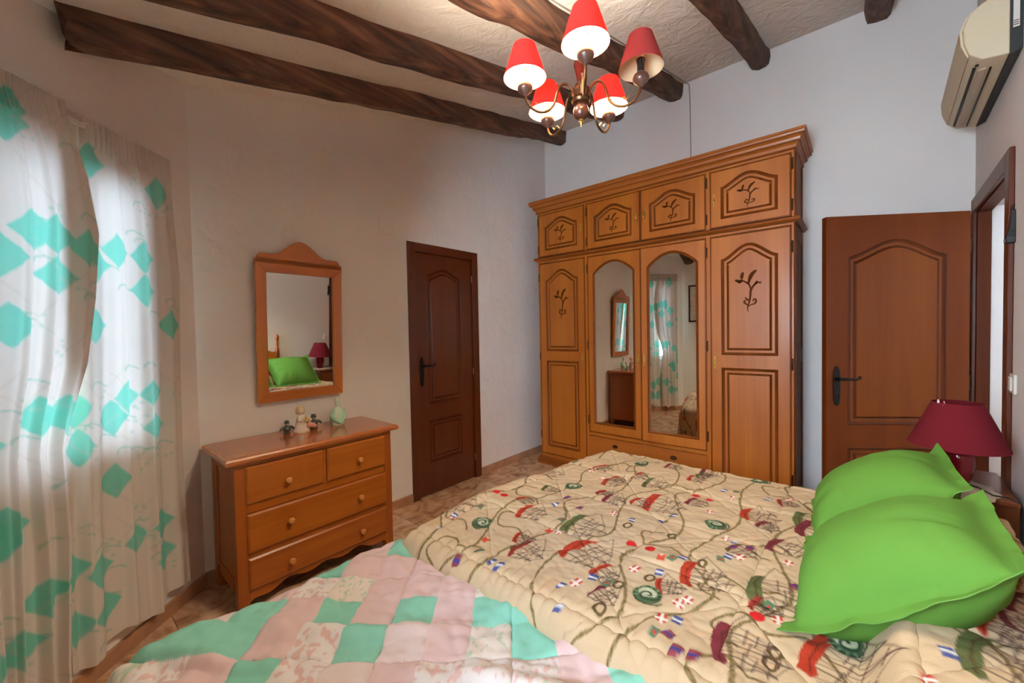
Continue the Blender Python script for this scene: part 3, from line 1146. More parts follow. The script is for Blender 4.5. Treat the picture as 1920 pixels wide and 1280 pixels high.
pewter('small grey pewter figurine on the dresser, left of the porcelain girl', .918, 2.60, .85)
pewter('small grey pewter figurine on the dresser, right of the porcelain girl', 1.075, 2.60, 1.0)
f2 = thing('mint_figurine', 'pale mint glazed figurine with raised head at the mirror side of the dresser', 'figurine', (1.215, 2.575, TZ), 0)
f2.scale = (1.2, 1.2, 1.2)
g = G().lathe([(.03, 0), (.034, .01), (.036, .04), (.032, .065), (.024, .082), (.012, .092), (.009, .1)], 18, sx=1.1, sy=.8)
g.make('robe', M_MINTL, f2, smooth=True)
g = G().ball((-.002, -.002, .125), .0125, .013, .024).tube([(0, 0, .09), (0, 0, .11)], .008)
g.make('head', M_MINTL, f2, smooth=True)
g = G()
for q in (-1, 1):
    g.tube([(q * .026, -.006, .08), (q * .040, -.012, .055), (q * .024, -.024, .03), (q * .004, -.028, .012)], [.009, .010, .009, .006], 10)
g.make('sleeves', M_MINTP, f2, smooth=True)
g = G().loops([[(.03, .0, .02), (.05, .004, .05), (.048, .006, .078), (.034, .004, .07)], [(.03, .012, .02), (.05, .012, .05), (.048, .012, .078), (.034, .012, .07)]], True, True, True)
g.make('wing', M_MINTP, f2, smooth=True, bevel=.003)

# ------------------------------------------------------------------ chandelier
HX, HY = 1.288, .764
ch = thing('chandelier', 'five arm brass and wood chandelier with red fabric shades hanging from the beams', 'chandelier', (HX, HY, 0), 0)
CZ = zc(HX)
G().lathe([(.0, CZ + .002), (.055, CZ - .004 - .014), (.05, CZ - .03), (.03, CZ - .05), (.008, CZ - .058), (0, CZ - .06)], 20).make('ceiling_rose', M_OLDBRASS, ch, smooth=True)
lk = G()
z = CZ - .055
i = 0
while z > 2.455:
    a = 0 if i % 2 == 0 else math.pi / 2
    path = []
    for k in range(13):
        t = 2 * math.pi * k / 12
        path.append((.008 * math.cos(t) * math.cos(a), .008 * math.cos(t) * math.sin(a), z - .018 + .018 * math.sin(t)))
    lk.tube(path, .0022, 6, False)
    z -= .030
    i += 1
lk.make('chain', M_BRASS, ch, smooth=True)
G().tube([(.012, .0, CZ - .05), (.009, .003, 2.65), (.01, 0, 2.44)], .003, 6).make('flex', M_BRASS, ch)
G().lathe([(0, 2.46), (.006, 2.455), (.007, 2.42), (.010, 2.41), (.007, 2.40), (.009, 2.36), (.022, 2.335), (.024, 2.32), (.016, 2.285), (.011, 2.262), (.013, 2.255)], 20).make('turned_stem', plain('turned_redwood', (92, 34, 22), .25), ch, smooth=True)
G().lathe([(.012, 2.258), (.020, 2.25), (.018, 2.24), (.032, 2.232), (.034, 2.22), (.024, 2.208), (.026, 2.20), (.034, 2.193), (.03, 2.185), (.018, 2.18)], 22).make('collar', M_OLDBRASS, ch, smooth=True)
G().lathe([(.016, 2.182), (.024, 2.172), (.029, 2.158), (.027, 2.142), (.016, 2.13), (.010, 2.126)], 22).make('body', plain('dark_turned_wood', (66, 34, 24), .25), ch, smooth=True)
G().lathe([(.010, 2.128), (.006, 2.122), (.009, 2.117), (.004, 2.11), (.004, 2.104), (0, 2.098)], 14).make('finial', M_BRASS, ch, smooth=True)
PH = 3.754
RR = .208
for k in range(5):
    a = PH + k * 2 * math.pi / 5
    ca, sa = math.cos(a), math.sin(a)
    R_ = lambda r, z: (r * ca, r * sa, z)
    ctrl = [(.026, 2.205), (.036, 2.232), (.055, 2.247), (.076, 2.24), (.088, 2.215), (.100, 2.175), (.122, 2.148), (.155, 2.138), (.186, 2.150), (.203, 2.172), (.208, 2.192)]
    P = [Vector((r, z)) for r, z in ctrl]
    pts = []
    for i in range(len(P) - 1):
        p0, p1, p2, p3 = P[max(i - 1, 0)], P[i], P[i + 1], P[min(i + 2, len(P) - 1)]
        for j in range(4):
            t = j / 4
            q = .5 * ((2 * p1) + (p2 - p0) * t + (2 * p0 - 5 * p1 + 4 * p2 - p3) * t * t + (3 * p1 - p0 - 3 * p2 + p3) * t ** 3)
            pts.append(R_(q.x, q.y))
    pts.append(R_(*ctrl[-1]))
    arm = G().tube(pts, .0048, 8).make('arm', M_OLDBRASS, ch, smooth=True)
    G().tube([R_(.128, 2.150), R_(.142, 2.166), R_(.150, 2.170), R_(.160, 2.160), R_(.172, 2.172)], .0016, 6).make('wire', M_BRASS, arm, smooth=True)
    c = (RR * ca, RR * sa, 0)
    G().lathe([(.006, 2.188), (.010, 2.194), (.024, 2.206), (.028, 2.216), (.024, 2.228), (.014, 2.236), (.011, 2.24)], 18, c).make('cup', M_CUP, arm, smooth=True)
    G().lathe([(.012, 2.238), (.012, 2.272), (.014, 2.274), (.014, 2.282), (.010, 2.284)], 14, c).make('socket', M_WHITEP if k != 1 else M_BLACKP, arm)
    lit = k != 1
    if lit:
        G().lathe([(.010, 2.284), (.015, 2.296), (.0175, 2.312), (.015, 2.328), (.008, 2.340), (0, 2.344)], 14, c).make('bulb', M_BULB, arm, smooth=True)
    sh = G()
    prof = [(.075, 2.250), (.0735, 2.2535), (.040, 2.358), (.0395, 2.360)]
    ls = [[(c[0] + r * math.cos(2 * math.pi * i / 32), c[1] + r * math.sin(2 * math.pi * i / 32), z) for i in range(32)] for r, z in prof]
    sh.loops(ls)
    so = sh.make('shade', M_SHADE, ch, smooth=True)
    li = G()
    li.loops([[(c[0] + (r - .0012) * math.cos(2 * math.pi * i / 32), c[1] + (r - .0012) * math.sin(2 * math.pi * i / 32), z) for i in range(32)] for r, z in prof])
    li.make('lining', M_SHADEIN, so, smooth=True)
    w = G()
    for q in range(3):
        t = 2 * math.pi * q / 3
        w.tube([(c[0] + .012 * math.cos(t), c[1] + .012 * math.sin(t), 2.266), (c[0] + .02 * math.cos(t), c[1] + .02 * math.sin(t), 2.30), (c[0] + .0385 * math.cos(t), c[1] + .0385 * math.sin(t), 2.357)], .0012, 5)
    w.make('shade_wire', M_BRASS, so)

# electric cables
ce = G()
pts = [(HX + .02, HY + .02, CZ - .006)]
pts = [(x, 1.160, zc(x) - .005) for x in np.linspace(1.30, XB - .008, 14)]
pts = [(HX + .01, HY + .075, CZ - .006), (HX + .01, 1.0, CZ - .006)] + pts
pts += [(XB - .006, 1.14, 3.50), (XB - .006, 1.135, 3.40), (XB - .006, 1.13, 3.0), (XB - .006, 1.128, 2.62)]
ce.tube(pts, .004, 6)
tag(ce.make('electric_cable', M_CABLE), 'thin white cable running beside the beam and down the wall above the wardrobe', 'cable')

# ------------------------------------------------------------------ air conditioner (on the head wall)
ac = thing('air_conditioner', 'cream wall mounted air conditioner with a dark back plate above the doorway', 'air conditioner', (CR_B.x, CR_B.y, 2.46), RROT)
A0, A1 = .33, 1.165          # along the wall, from the corner
prof = [(-.035, .0), (-.11, .012), (-.145, .045), (-.16, .10), (-.165, .16), (-.15, .205), (-.115, .24), (-.07, .262), (-.035, .268)]
g = G()
g.loops([[(x, y, z) for y, z in prof] for x in (A0, A0 + .012, A1 - .012, A1)], True, True, True)
g.make('housing', M_CREAMP, ac, smooth=True, bevel=.004)
g = G().loops([[(x, y, z) for y, z in [(-.035, -.004), (.0, .012), (.0, .275), (-.035, .275)]] for x in (A0 + .003, A1 - .003)], True, True, True)
g.make('back_plate', M_DARKP, ac)
g = G()
for y, z, wd_ in ((-.122, .0235, .010), (-.075, .0065, .005)):
    g.box(A0 + .05, A1 - .09, y - wd_ / 2, y + wd_ / 2, z - .010, z - .001)
g.make('air_slot', M_BLACKP, ac)
g = G().loops([[(x, y, z) for y, z in [(-.148, .04), (-.168, .10), (-.173, .16), (-.158, .208), (-.12, .246), (-.116, .24), (-.151, .204), (-.165, .16), (-.16, .10), (-.145, .045)]] for x in (A0 + .02, A1 - .02)], True, True, True)
g.make('front_cover', M_CREAMP, ac, smooth=True)
g = G().box(A0 + .05, A1 - .09, -.112, -.086, .002, .0085)
g.make('louvre', M_CREAMP2, ac, bevel=.002)
g = G().lathe([(0, -.006), (.006, -.006), (.006, .0), (0, .0)], 12, (A1 - .055, -.118, .0155))
g.make('sensor', M_BLACKP, ac)
g = G().box(A1 - .0035, A1 + .0006 - .003, -.027, -.010, .10, .24)
so = g.make('sticker', M_WHITEP, ac)
g = G()
for z in (.108, .116, .124):
    g.box(A1 - .0035, A1 - .0018, -.026, -.012, z, z + .003)
g.make('sticker_print', M_BLACKP, so)

# ------------------------------------------------------------------ small things by the doorway
def rwall(lx, ly, z):
    p = pw @ Vector((lx, ly, z))
    return p


sw = thing('light_switch', 'white rocker light switch on the wall beside the door casing', 'switch', rwall(1.10, 0, 1.10), RROT)
G().box(-.04, .04, -.010, 0, -.042, .042).make('switch_plate', M_WHITEP, sw, bevel=.004)
G().box(-.022, .022, -.017, -.010, -.03, .03).make('rocker', M_WHITEP, sw, bevel=.003)
hd = thing('hanging_case', 'black plastic case hanging on the door casing above the light switch', 'case', rwall(1.066, 0, 1.70), RROT)
hd.scale = (.7, .62, .85)
g = G()
g.loops([[(-.020, 0, 0), (.020, 0, 0), (.020, -.042, 0), (-.020, -.042, 0)], [(-.021, 0, .03), (.021, 0, .03), (.021, -.044, .03), (-.021, -.044, .03)],
         [(-.016, 0, .07), (.016, 0, .07), (.016, -.030, .07), (-.016, -.030, .07)], [(-.015, 0, .165), (.015, 0, .165), (.015, -.022, .165), (-.015, -.022, .165)]], True, True, True)
g.make('case_body', M_BLACKP, hd, bevel=.004)
G().tube([(.0, -.02, .165), (.006, -.014, .185), (.0, -.004, .19)], .003, 6).make('loop', M_BLACKP, hd)
G().box(-.012, .012, -.050, -.043, .004, .022).make('clip', M_STEEL, hd, bevel=.002)

# ------------------------------------------------------------------ nightstand, lamp, doily
NX0, NX1, NZ = 2.405, 2.80, .675
ny_b = yr(2.6) + .024
ns = thing('nightstand', 'dark brown wooden nightstand with one drawer between the bed and the doorway', 'nightstand', ((NX0 + NX1) / 2, ny_b, 0), math.pi - TR)
hw = (NX1 - NX0) / 2
nd_ = .36
G().box(-hw - .015, hw + .015, -nd_ - .015, 0, NZ - .025, NZ).make('nightstand_top', M_NIGHT, ns, bevel=.006)
G().box(-hw, -hw + .018, -nd_, 0, .06, NZ - .025).box(hw - .018, hw, -nd_, 0, .06, NZ - .025).box(-hw + .018, hw - .018, -nd_ + .02, 0, .06, .08).box(-hw + .018, hw - .018, -.012, 0, .08, NZ - .025).make('carcass', M_NIGHT, ns)
for x in (-hw, hw - .04):
    for y in (-nd_, -.04):
        G().box(x, x + .04, y, y + .04, 0, .06).make('foot', M_NIGHT, ns, bevel=.003)
for z0, z1 in ((.46, NZ - .03), (.09, .45)):
    o = G().box(-hw + .02, hw - .02, -nd_ - .006, -nd_ + .018, z0, z1).make('drawer' if z0 > .3 else 'cupboard_door', M_NIGHT, ns, bevel=.005)
    G().lathe_y([(.005, -.028), (.012, -.026), (.014, -.02), (.006, -.008), (.007, 0)], 12, (0, -nd_ - .006, (z0 + z1) / 2)).make('knob', M_OLDBRASS, o, smooth=True)
LX, LY = 2.505, -.313
n = 40
dz = G()
ls = []
for r in (.0, .05, .10, .145, .165):
    ls.append([(max(r, .001) * math.cos(2 * math.pi * i / n) * (1 + (.06 * math.sin(10 * 2 * math.pi * i / n) if r > .12 else 0)),
                max(r, .001) * .8 * math.sin(2 * math.pi * i / n) * (1 + (.06 * math.sin(10 * 2 * math.pi * i / n) if r > .12 else 0)), .0022) for i in range(n)])
dz.loops(ls + [[(p[0], p[1], .0002) for p in ls[-1]]])
do = dz.make('lace_doily', M_LACE, loc=(LX - .04, LY + .02, NZ))
tag(do, 'white lace doily under the red lamp on the nightstand', 'doily')
tl = thing('table_lamp', 'table lamp with a maroon cone shade and glossy ribbed red ceramic base', 'lamp', (LX, LY, NZ + .0025), 0)
n = 48
base_prof = [(.0, .0), (.034, .0), (.038, .006), (.036, .015), (.046, .05), (.053, .09), (.052, .125), (.044, .155), (.030, .172), (.018, .178), (.012, .185), (0, .186)]
ls = []
for r, z in base_prof:
    rib = 1.0 if z < .012 or z > .176 else None
    ls.append([((r if rib else r * (1 + .045 * abs(math.cos(8 * math.pi * i / n)) - .02)) * math.cos(2 * math.pi * i / n) + 0,
                (r if rib else r * (1 + .045 * abs(math.cos(8 * math.pi * i / n)) - .02)) * math.sin(2 * math.pi * i / n), z) for i in range(n)])
G().loops(ls).make('lamp_base', M_CERAM, tl, smooth=True)
G().lathe([(.011, .184), (.011, .225), (.006, .24), (.0, .24)], 12).make('socket', M_WHITEP, tl)
zs0, zs1 = .165, .350
sh = G()
prof = [(.150, zs0), (.1495, zs0 + .004), (.077, zs1 - .003), (.076, zs1), (.0745, zs1), (.147, zs0 + .003), (.150, zs0)]
sh.loops([[(r * math.cos(2 * math.pi * i / 48), r * math.sin(2 * math.pi * i / 48), z) for i in range(48)] for r, z in prof])
so = sh.make('lamp_shade', M_MAROON, tl, smooth=True)
w = G()
for q in range(3):
    t = 2 * math.pi * q / 3 + .4
    w.tube([(.011 * math.cos(t), .011 * math.sin(t), .236), (.08 * math.cos(t), .08 * math.sin(t), zs1 - .006)], .0015, 5)
w.make('shade_wire', M_STEEL, so)
G().lathe([(.0, zs1 - .002), (.004, zs1), (.003, zs1 + .012), (0, zs1 + .014)], 8, (-.05, .06, 0)).make('shade_pin', M_WHITEP, so)
G().tube([(.03, -.02, .004), (-.02, -.06, .006), (-.08, -.075, .010), (-.14, -.08, .018), (-.2, -.105, .035), (-.26, -.118, .04)], .003, 6).make('lamp_cord', M_BLACKP, tl, smooth=True)

# ------------------------------------------------------------------ beds
B1X0, B1X1 = 1.03, 2.37
head1 = yr(1.1) + .045
bd = thing('double_bed', 'wooden double bed with turned headboard posts under the nautical quilt', 'bed', ((B1X0 + B1X1) / 2, 0, 0), 0)
cb_ = (B1X0 + B1X1) / 2
hw = (B1X1 - B1X0) / 2
G().box(-hw, hw, head1 + .05, 1.28, .26, .515).make('mattress', M_MATTR, bd, bevel=.04)
G().box(-hw + .02, hw - .02, head1 + .05, 1.25, .16, .255).make('bed_base', M_NIGHT, bd, bevel=.004)
for x in (-hw + .03, hw - .09):
    for y in (1.15,):
        G().box(x, x + .06, y, y + .06, 0, .16).make('leg', M_NIGHT, bd, bevel=.004)
px1, px2 = 1.12 - cb_, 2.0 - cb_
hy = lambda x: yr(x + cb_) + .030
for x in (px1, px2):
    G().lathe([(.022, 0), (.022, .86), (.026, .875), (.026, .95), (.020, .965), (.014, .995), (.018, 1.02), (.013, 1.05), (.020, 1.085), (.024, 1.11), (.019, 1.135), (.008, 1.15), (0, 1.155)], 18, (x, hy(x), 0)).make('post', M_PINE_Z, bd, smooth=True)
out = [(px1 + .02, .5), (px2 - .02, .5), (px2 - .02, .93)]
for i in range(1, 30):
    t = i / 30
    out.append((px2 - .02 + (px1 - px2 + .04) * t, .915 + .16 * math.sin(math.pi * t) ** 1.6))
out.append((px1 + .02, .93))
hb = G()
hb.loops([[(x, hy(x) - .010, z) for x, z in out], [(x, hy(x) + .012, z) for x, z in out]], True, True, True)
hb.make('headboard', M_PINE, bd, bevel=.003)

B2X0, B2X1 = .10, .995
b2 = thing('single_bed', 'low single bed pushed against the double bed under the pink patchwork quilt', 'bed', ((B2X0 + B2X1) / 2, 0, 0), 0)
hw2 = (B2X1 - B2X0) / 2
hd2 = yr(.5) + .04
G().box(-hw2, hw2, hd2, 1.43, .26, .482).make('mattress', M_MATTR, b2, bevel=.02)
G().box(-hw2 + .02, hw2 - .02, hd2, 1.40, .14, .255).make('bed_base', M_NIGHT, b2, bevel=.004)
for x in (-hw2 + .03, hw2 - .09):
    for y in (1.30, hd2 + .05):
        G().box(x, x + .06, y, y + .06, 0, .14).make('leg', M_NIGHT, b2, bevel=.004)


# ------------------------------------------------------------------ printed cloth
class Canvas:
    """colour field on a regular sheet of cloth: x = a0..a1, y = b0..b1 metres"""

    def __init__(self, a0, a1, b0, b1, step, base):
        self.a = np.arange(a0, a1 + step * .5, step)
        self.b = np.arange(b0, b1 + step * .5, step)
        self.A, self.B = np.meshgrid(self.a, self.b)
        self.step = step
        self.C = np.empty(self.A.shape + (3,))
        self.C[:] = lin(base)

    def win(self, x0, x1, y0, y1):
        i0, i1 = np.searchsorted(self.a, [x0, x1])
        j0, j1 = np.searchsorted(self.b, [y0, y1])
        return slice(j0, j1), slice(i0, i1)

    def blend(self, sl, m, c, k=1.0):
        m = (m * k)[..., None]
        self.C[sl] = self.C[sl] * (1 - m) + np.array(lin(c)) * m

    def line(self, pts, w, c, k=1.0):
        pts = np.asarray(pts, float)
        h = w / 2 + self.step
        for p, q in zip(pts[:-1], pts[1:]):
            sl = self.win(min(p[0], q[0]) - h, max(p[0], q[0]) + h, min(p[1], q[1]) - h, max(p[1], q[1]) + h)
            A, B = self.A[sl], self.B[sl]
            if A.size == 0:
                continue
            d = q - p
            L2 = d @ d + 1e-12
            t = np.clip(((A - p[0]) * d[0] + (B - p[1]) * d[1]) / L2, 0, 1)
            dist = np.hypot(A - p[0] - t * d[0], B - p[1] - t * d[1])
            m = np.clip((w / 2 - dist) / self.step + .5, 0, 1)
            self.blend(sl, m, c, k)

    def poly(self, pts, c, k=1.0):
        pts = np.asarray(pts, float)
        s = self.step
        sl = self.win(pts[:, 0].min() - s, pts[:, 0].max() + s, pts[:, 1].min() - s, pts[:, 1].max() + s)
        A, B = self.A[sl], self.B[sl]
        if A.size == 0:
            return
        tot = np.zeros(A.shape)
        for ox, oy in ((-.25, -.25), (.25, -.25), (-.25, .25), (.25, .25)):
            ins = np.zeros(A.shape, bool)
            X_, Y_ = A + ox * s, B + oy * s
            for (x1, y1), (x2, y2) in zip(pts, np.roll(pts, -1, 0)):
                if y1 == y2:
                    continue
                cnd = (Y_ >= min(y1, y2)) & (Y_ < max(y1, y2))
                xs = x1 + (Y_ - y1) / (y2 - y1) * (x2 - x1)
                ins ^= cnd & (X_ < xs)
            tot += ins
        self.blend(sl, tot / 4, c, k)

    def disc(self, x, y, r, c, k=1.0, ry=None):
        ry = ry or r
        sl = self.win(x - r - self.step, x + r + self.step, y - ry - self.step, y + ry + self.step)
        A, B = self.A[sl], self.B[sl]
        d = np.hypot((A - x) / r, (B - y) / ry)
        self.blend(sl, np.clip((1 - d) * r / self.step + .5, 0, 1), c, k)


def spline(P, n=10):
    P = [np.array(p, float) for p in P]
    out = []
    for i in range(len(P) - 1):
        p0, p1, p2, p3 = P[max(i - 1, 0)], P[i], P[i + 1], P[min(i + 2, len(P) - 1)]
        for k in range(n):
            t = k / n
            out.append(.5 * ((2 * p1) + (p2 - p0) * t + (2 * p0 - 5 * p1 + 4 * p2 - p3) * t * t + (3 * p1 - p0 - 3 * p2 + p3) * t ** 3))
    out.append(P[-1])
    return np.array(out)


# ---- nautical quilt
Q1Z = .55
QL, QR, QF, QH = .985, 2.415, 1.385, -.40      # start of the rounded edges, head end
DL, DR_, DF = .105, .36, .40                   # length of cloth over the edges
cv = Canvas(QL - DL, QR + DR_, QH, QF + DF, .0036, (190, 167, 136))
rnd = random.Random(5)


def bedpx(u, v, z=Q1Z):
    p = hit(u, v, (0, 0, 1), z)
    return p[0], p[1]


def frame_pts(x, y, s, rot, pts):
    """local: +x along the bed width, +y 'up' of the print, which points to the bed head (-y)"""
    c, n_ = math.cos(rot), math.sin(rot)
    return [(x + s * (a * c - b_ * n_), y - s * (a * n_ + b_ * c)) for a, b_ in pts]


def ship(x, y, s, rot, hull):
    hp = [(-.5, .0), (-.42, -.16), (-.2, -.22), (.15, -.23), (.40, -.17), (.52, .06), (.40, .02), (.1, -.03), (-.25, -.02), (-.42, .05)]
    masts = [(-.28, .62), (.0, .78), (.25, .60)]
    dark = (60, 40, 40)
    for mx, mh in masts:
        cv.line(frame_pts(x, y, s, rot, [(mx, -.03), (mx * 1.05, mh)]), .005, dark, .85)
        for k in range(3):
            zz = mh * (.35 + .24 * k)
            ww = .17 - .035 * k
            cv.line(frame_pts(x, y, s, rot, [(mx - ww, zz - .02), (mx + ww, zz + .01)]), .0042, dark, .8)
        cv.line(frame_pts(x, y, s, rot, [(mx, mh * .95), (mx - .2, -.02)]), .0034, (96, 74, 70), .7)
        cv.line(frame_pts(x, y, s, rot, [(mx, mh * .95), (mx + .2, -.02)]), .0034, (96, 74, 70), .7)
    cv.line(frame_pts(x, y, s, rot, [(.5, .05), (.78, .2), (.25, .6)]), .0034, dark, .7)
    cv.line(frame_pts(x, y, s, rot, [(-.28, .6), (-.5, .06)]), .0034, dark, .7)
    cv.line(frame_pts(x, y, s, rot, [(-.28, .6), (0, .76), (.25, .58)]), .0034, dark, .6)
    cv.poly(frame_pts(x, y, s, rot, hp), hull)
    cv.line(frame_pts(x, y, s, rot, [(-.44, -.02), (-.2, -.10), (.15, -.11), (.46, -.02)]), .004, (70, 36, 24), .8)


def shell_print(x, y, s, rot):
    sp = []
    for i in range(40):
        t = i / 39
        a = t * 4.2 * math.pi
        r = .5 * (1 - t) ** .8
        sp.append((r * math.cos(a), r * math.sin(a)))
    cv.disc(x, y, s * .46, (56, 84, 58), .95, s * .40)
    cv.disc(x + .1 * s, y + .05 * s, s * .26, (196, 196, 168), .8)
    cv.line(frame_pts(x, y, s, rot, sp), .006, (34, 58, 40), .9)
    for i in range(7):
        a = i * .5 + 2.2
        cv.line(frame_pts(x, y, s, rot, [(.3 * math.cos(a), .3 * math.sin(a)), (.46 * math.cos(a), .46 * math.sin(a))]), .005, (120, 146, 108), .7)


FLAGC = [((42, 66, 130), (226, 226, 230)), ((182, 40, 34), (232, 222, 210)), ((190, 60, 36), (206, 160, 60)), ((60, 110, 84), (180, 60, 50)), ((120, 40, 60), (60, 60, 130))]


def flag(x, y, s, rot, kind):
    c1, c2 = FLAGC[kind % 5]
    cv.poly(frame_pts(x, y, s, rot, [(-.5, -.35), (.5, -.3), (.5, .4), (-.5, .35)]), c1, .92)
    t = kind % 4
    if t == 0:
        cv.poly(frame_pts(x, y, s, rot, [(-.16, -.33), (.16, -.32), (.16, .38), (-.16, .37)]), c2, .92)
    elif t == 1:
        cv.line(frame_pts(x, y, s, rot, [(-.5, 0), (.5, .05)]), .008, c2)
        cv.line(frame_pts(x, y, s, rot, [(-.12, -.35), (-.12, .36)]), .008, c2)
    elif t == 2:
        cv.poly(frame_pts(x, y, s, rot, [(.5, -.3), (.2, .04), (.5, .4)]), (226, 203, 170), 1)
    else:
        cv.disc(x, y, s * .18, c2)


ROPE = (122, 104, 62)


def rope(P, w=.008):
    Q = spline(P, 14)
    cv.line(Q, w, (88, 74, 40), .85)
    cv.line(Q, w * .4, (150, 130, 84), .6)
    for i in range(2, len(Q) - 2, 3):
        d = Q[i + 1] - Q[i - 1]
        d = d / (np.linalg.norm(d) + 1e-9)
        nn = np.array([-d[1], d[0]])
        cv.line([Q[i] - nn * w * .45 - d * .004, Q[i] + nn * w * .45 + d * .004], .0028, (82, 66, 38), .7)


# cloth mottling
mott = vnoise(cv.A * 9, cv.B * 9, 3) * .5 + vnoise(cv.A * 31, cv.B * 31, 4) * .35
cv.C *= (1 + .05 * mott)[..., None]
# faint printed sketches behind the ships
for k in range(70):
    x, y = rnd.uniform(QL, QR + .3), rnd.uniform(QH, QF + .35)
    r = rnd.uniform(.03, .06)
    a0 = rnd.uniform(0, 6)
    cv.line([(x + r * math.cos(a0 + t * .5), y + r * .7 * math.sin(a0 + t * .5)) for t in range(12)], .0045, (206, 160, 120), .55)
    cv.line([(x - r, y), (x + r * .4, y + r * .8)], .004, (198, 156, 122), .5)
# ropes: long meanders across the bed, joined by loops
for k in range(11):
    y = QH + .02 + k * .195
    P = []
    for i in range(16):
        xx = QL - .10 + i * .135
        P.append((xx, y + .055 * math.sin(i * 1.35 + k * 1.9) + rnd.uniform(-.03, .03)))
    rope(P)
for k in range(22):
    x, y = rnd.uniform(QL, QR + .25), rnd.uniform(QH, QF + .3)
    s_ = rnd.choice([-1, 1])
    rope([(x, y), (x + .05 * s_, y + .07), (x + .02 * s_, y + .15), (x + .11 * s_, y + .20), (x + .15 * s_, y + .13)], .007)
for k in range(14):
    x, y = rnd.uniform(QL, QR), rnd.uniform(QH, QF)
    rope([(x + .02 * math.cos(t), y + .013 * math.sin(t)) for t in np.linspace(0, 9, 12)], .006)
RED, BRN, GRN, DRK = (164, 54, 34), (140, 46, 40), (84, 92, 56), (110, 44, 52)
SHIPS = [(1085, 1033, .19, RED), (1225, 943, .19, RED), (1298, 1085, .16, RED), (845, 945, .19, (176, 76, 66)), (1365, 1212, .17, DRK), (985, 963, .14, RED),
         (1080, 985, .18, GRN), (975, 1030, .14, BRN), (1405, 966, .15, RED), (1432, 1115, .20, GRN), (1458, 1025, .14, DRK), (1130, 900, .14, RED),
         (1210, 905, .15, GRN), (1320, 884, .14, DRK), (1138, 935, .11, DRK), (1010, 882, .16, (176, 76, 66)), (1240, 873, .12, DRK), (1508, 978, .17, GRN), (1545, 1235, .19, RED)]
for u, v, s_, c in SHIPS:
    x, y = bedpx(u, v)
    ship(x, y, s_, rnd.uniform(-.25, .35), c)
for x, y, s_, c in [(2.62, .2, .2, RED), (2.64, .8, .18, GRN), (2.6, 1.25, .18, RED), (1.2, 1.6, .2, DRK), (1.7, 1.62, .2, RED), (2.1, 1.6, .18, GRN), (1.25, -.2, .18, GRN), (1.9, -.25, .2, RED), (1.55, -.3, .16, DRK), (2.3, -.2, .17, RED), (1.95, .15, .17, DRK), (2.2, .05, .16, RED)]:
    ship(x, y, s_, rnd.uniform(-.25, .35), c)
for k in range(34):
    x, y = rnd.uniform(QL + .05, QR), rnd.uniform(QH, QF - .05)
    ship(x, y, rnd.uniform(.08, .11), rnd.uniform(-.4, .5), rnd.choice([RED, BRN, GRN, DRK]))
for u, v in [(902, 983), (1215, 1125), (1342, 985), (1068, 911), (1180, 868), (1425, 905)]:
    x, y = bedpx(u, v)
    shell_print(x, y, .10, rnd.uniform(0, 6))
for x, y in [(2.6, .5), (1.45, 1.6), (2.3, 1.6), (1.3, .02), (2.1, -.3), (1.1, -.35)]:
    shell_print(x, y, .10, rnd.uniform(0, 6))
for u, v in [(1183, 1023), (1220, 1036), (1305, 932), (1330, 938), (1420, 1165), (930, 930), (945, 937)]:
    x, y = bedpx(u, v)
    cv.disc(x, y, .018, (186, 34, 34))
FL = [(905, 1013, 2), (890, 1033, 3), (915, 1050, 0), (930, 1060, 0), (1050, 1102, 0), (1080, 1098, 1), (1110, 1088, 0), (1140, 1100, 3), (1240, 1170, 1), (1268, 1172, 0), (1226, 1198, 3),
      (1265, 1230, 4), (1297, 1240, 4), (815, 990, 0), (845, 970, 1), (1190, 1073, 1), (1240, 1055, 2), (1260, 1057, 3), (1280, 1055, 0), (1365, 1050, 0), (1387, 1050, 1), (1375, 1030, 4), (1405, 1033, 4), (1440, 1140, 3), (1458, 1170, 1),
      (1360, 1010, 1), (1330, 960, 1), (1260, 965, 3), (1050, 1000, 1), (1030, 998, 2), (1085, 955, 4), (1040, 948, 0), (900, 955, 3), (1150, 965, 1), (1440, 940, 0), (1480, 940, 1), (1380, 925, 3), (1350, 1055, 3), (1000, 900, 1), (1090, 880, 1), (1060, 935, 4)]
for u, v, k in FL:
    x, y = bedpx(u, v)
    flag(x, y, .036, rnd.uniform(-.3, .3), k)
for k in range(60):
    x = rnd.uniform(QL - .05, QR + .32)
    y = rnd.choice([rnd.uniform(QH, .1), rnd.uniform(QF, QF + .35), rnd.uniform(QH, QF)])
    flag(x, y, .034, rnd.uniform(-.5, .5), rnd.randrange(5))


def edge(d, r):
    """arc length past the start of a rounded edge -> (outward, drop)"""
    d = np.maximum(d, 0)
    a = np.minimum(d / r, math.pi / 2)
    rest = np.maximum(d - r * math.pi / 2, 0)
    return r * np.sin(a) + .06 * rest, r * (1 - np.cos(a)) + rest * .998


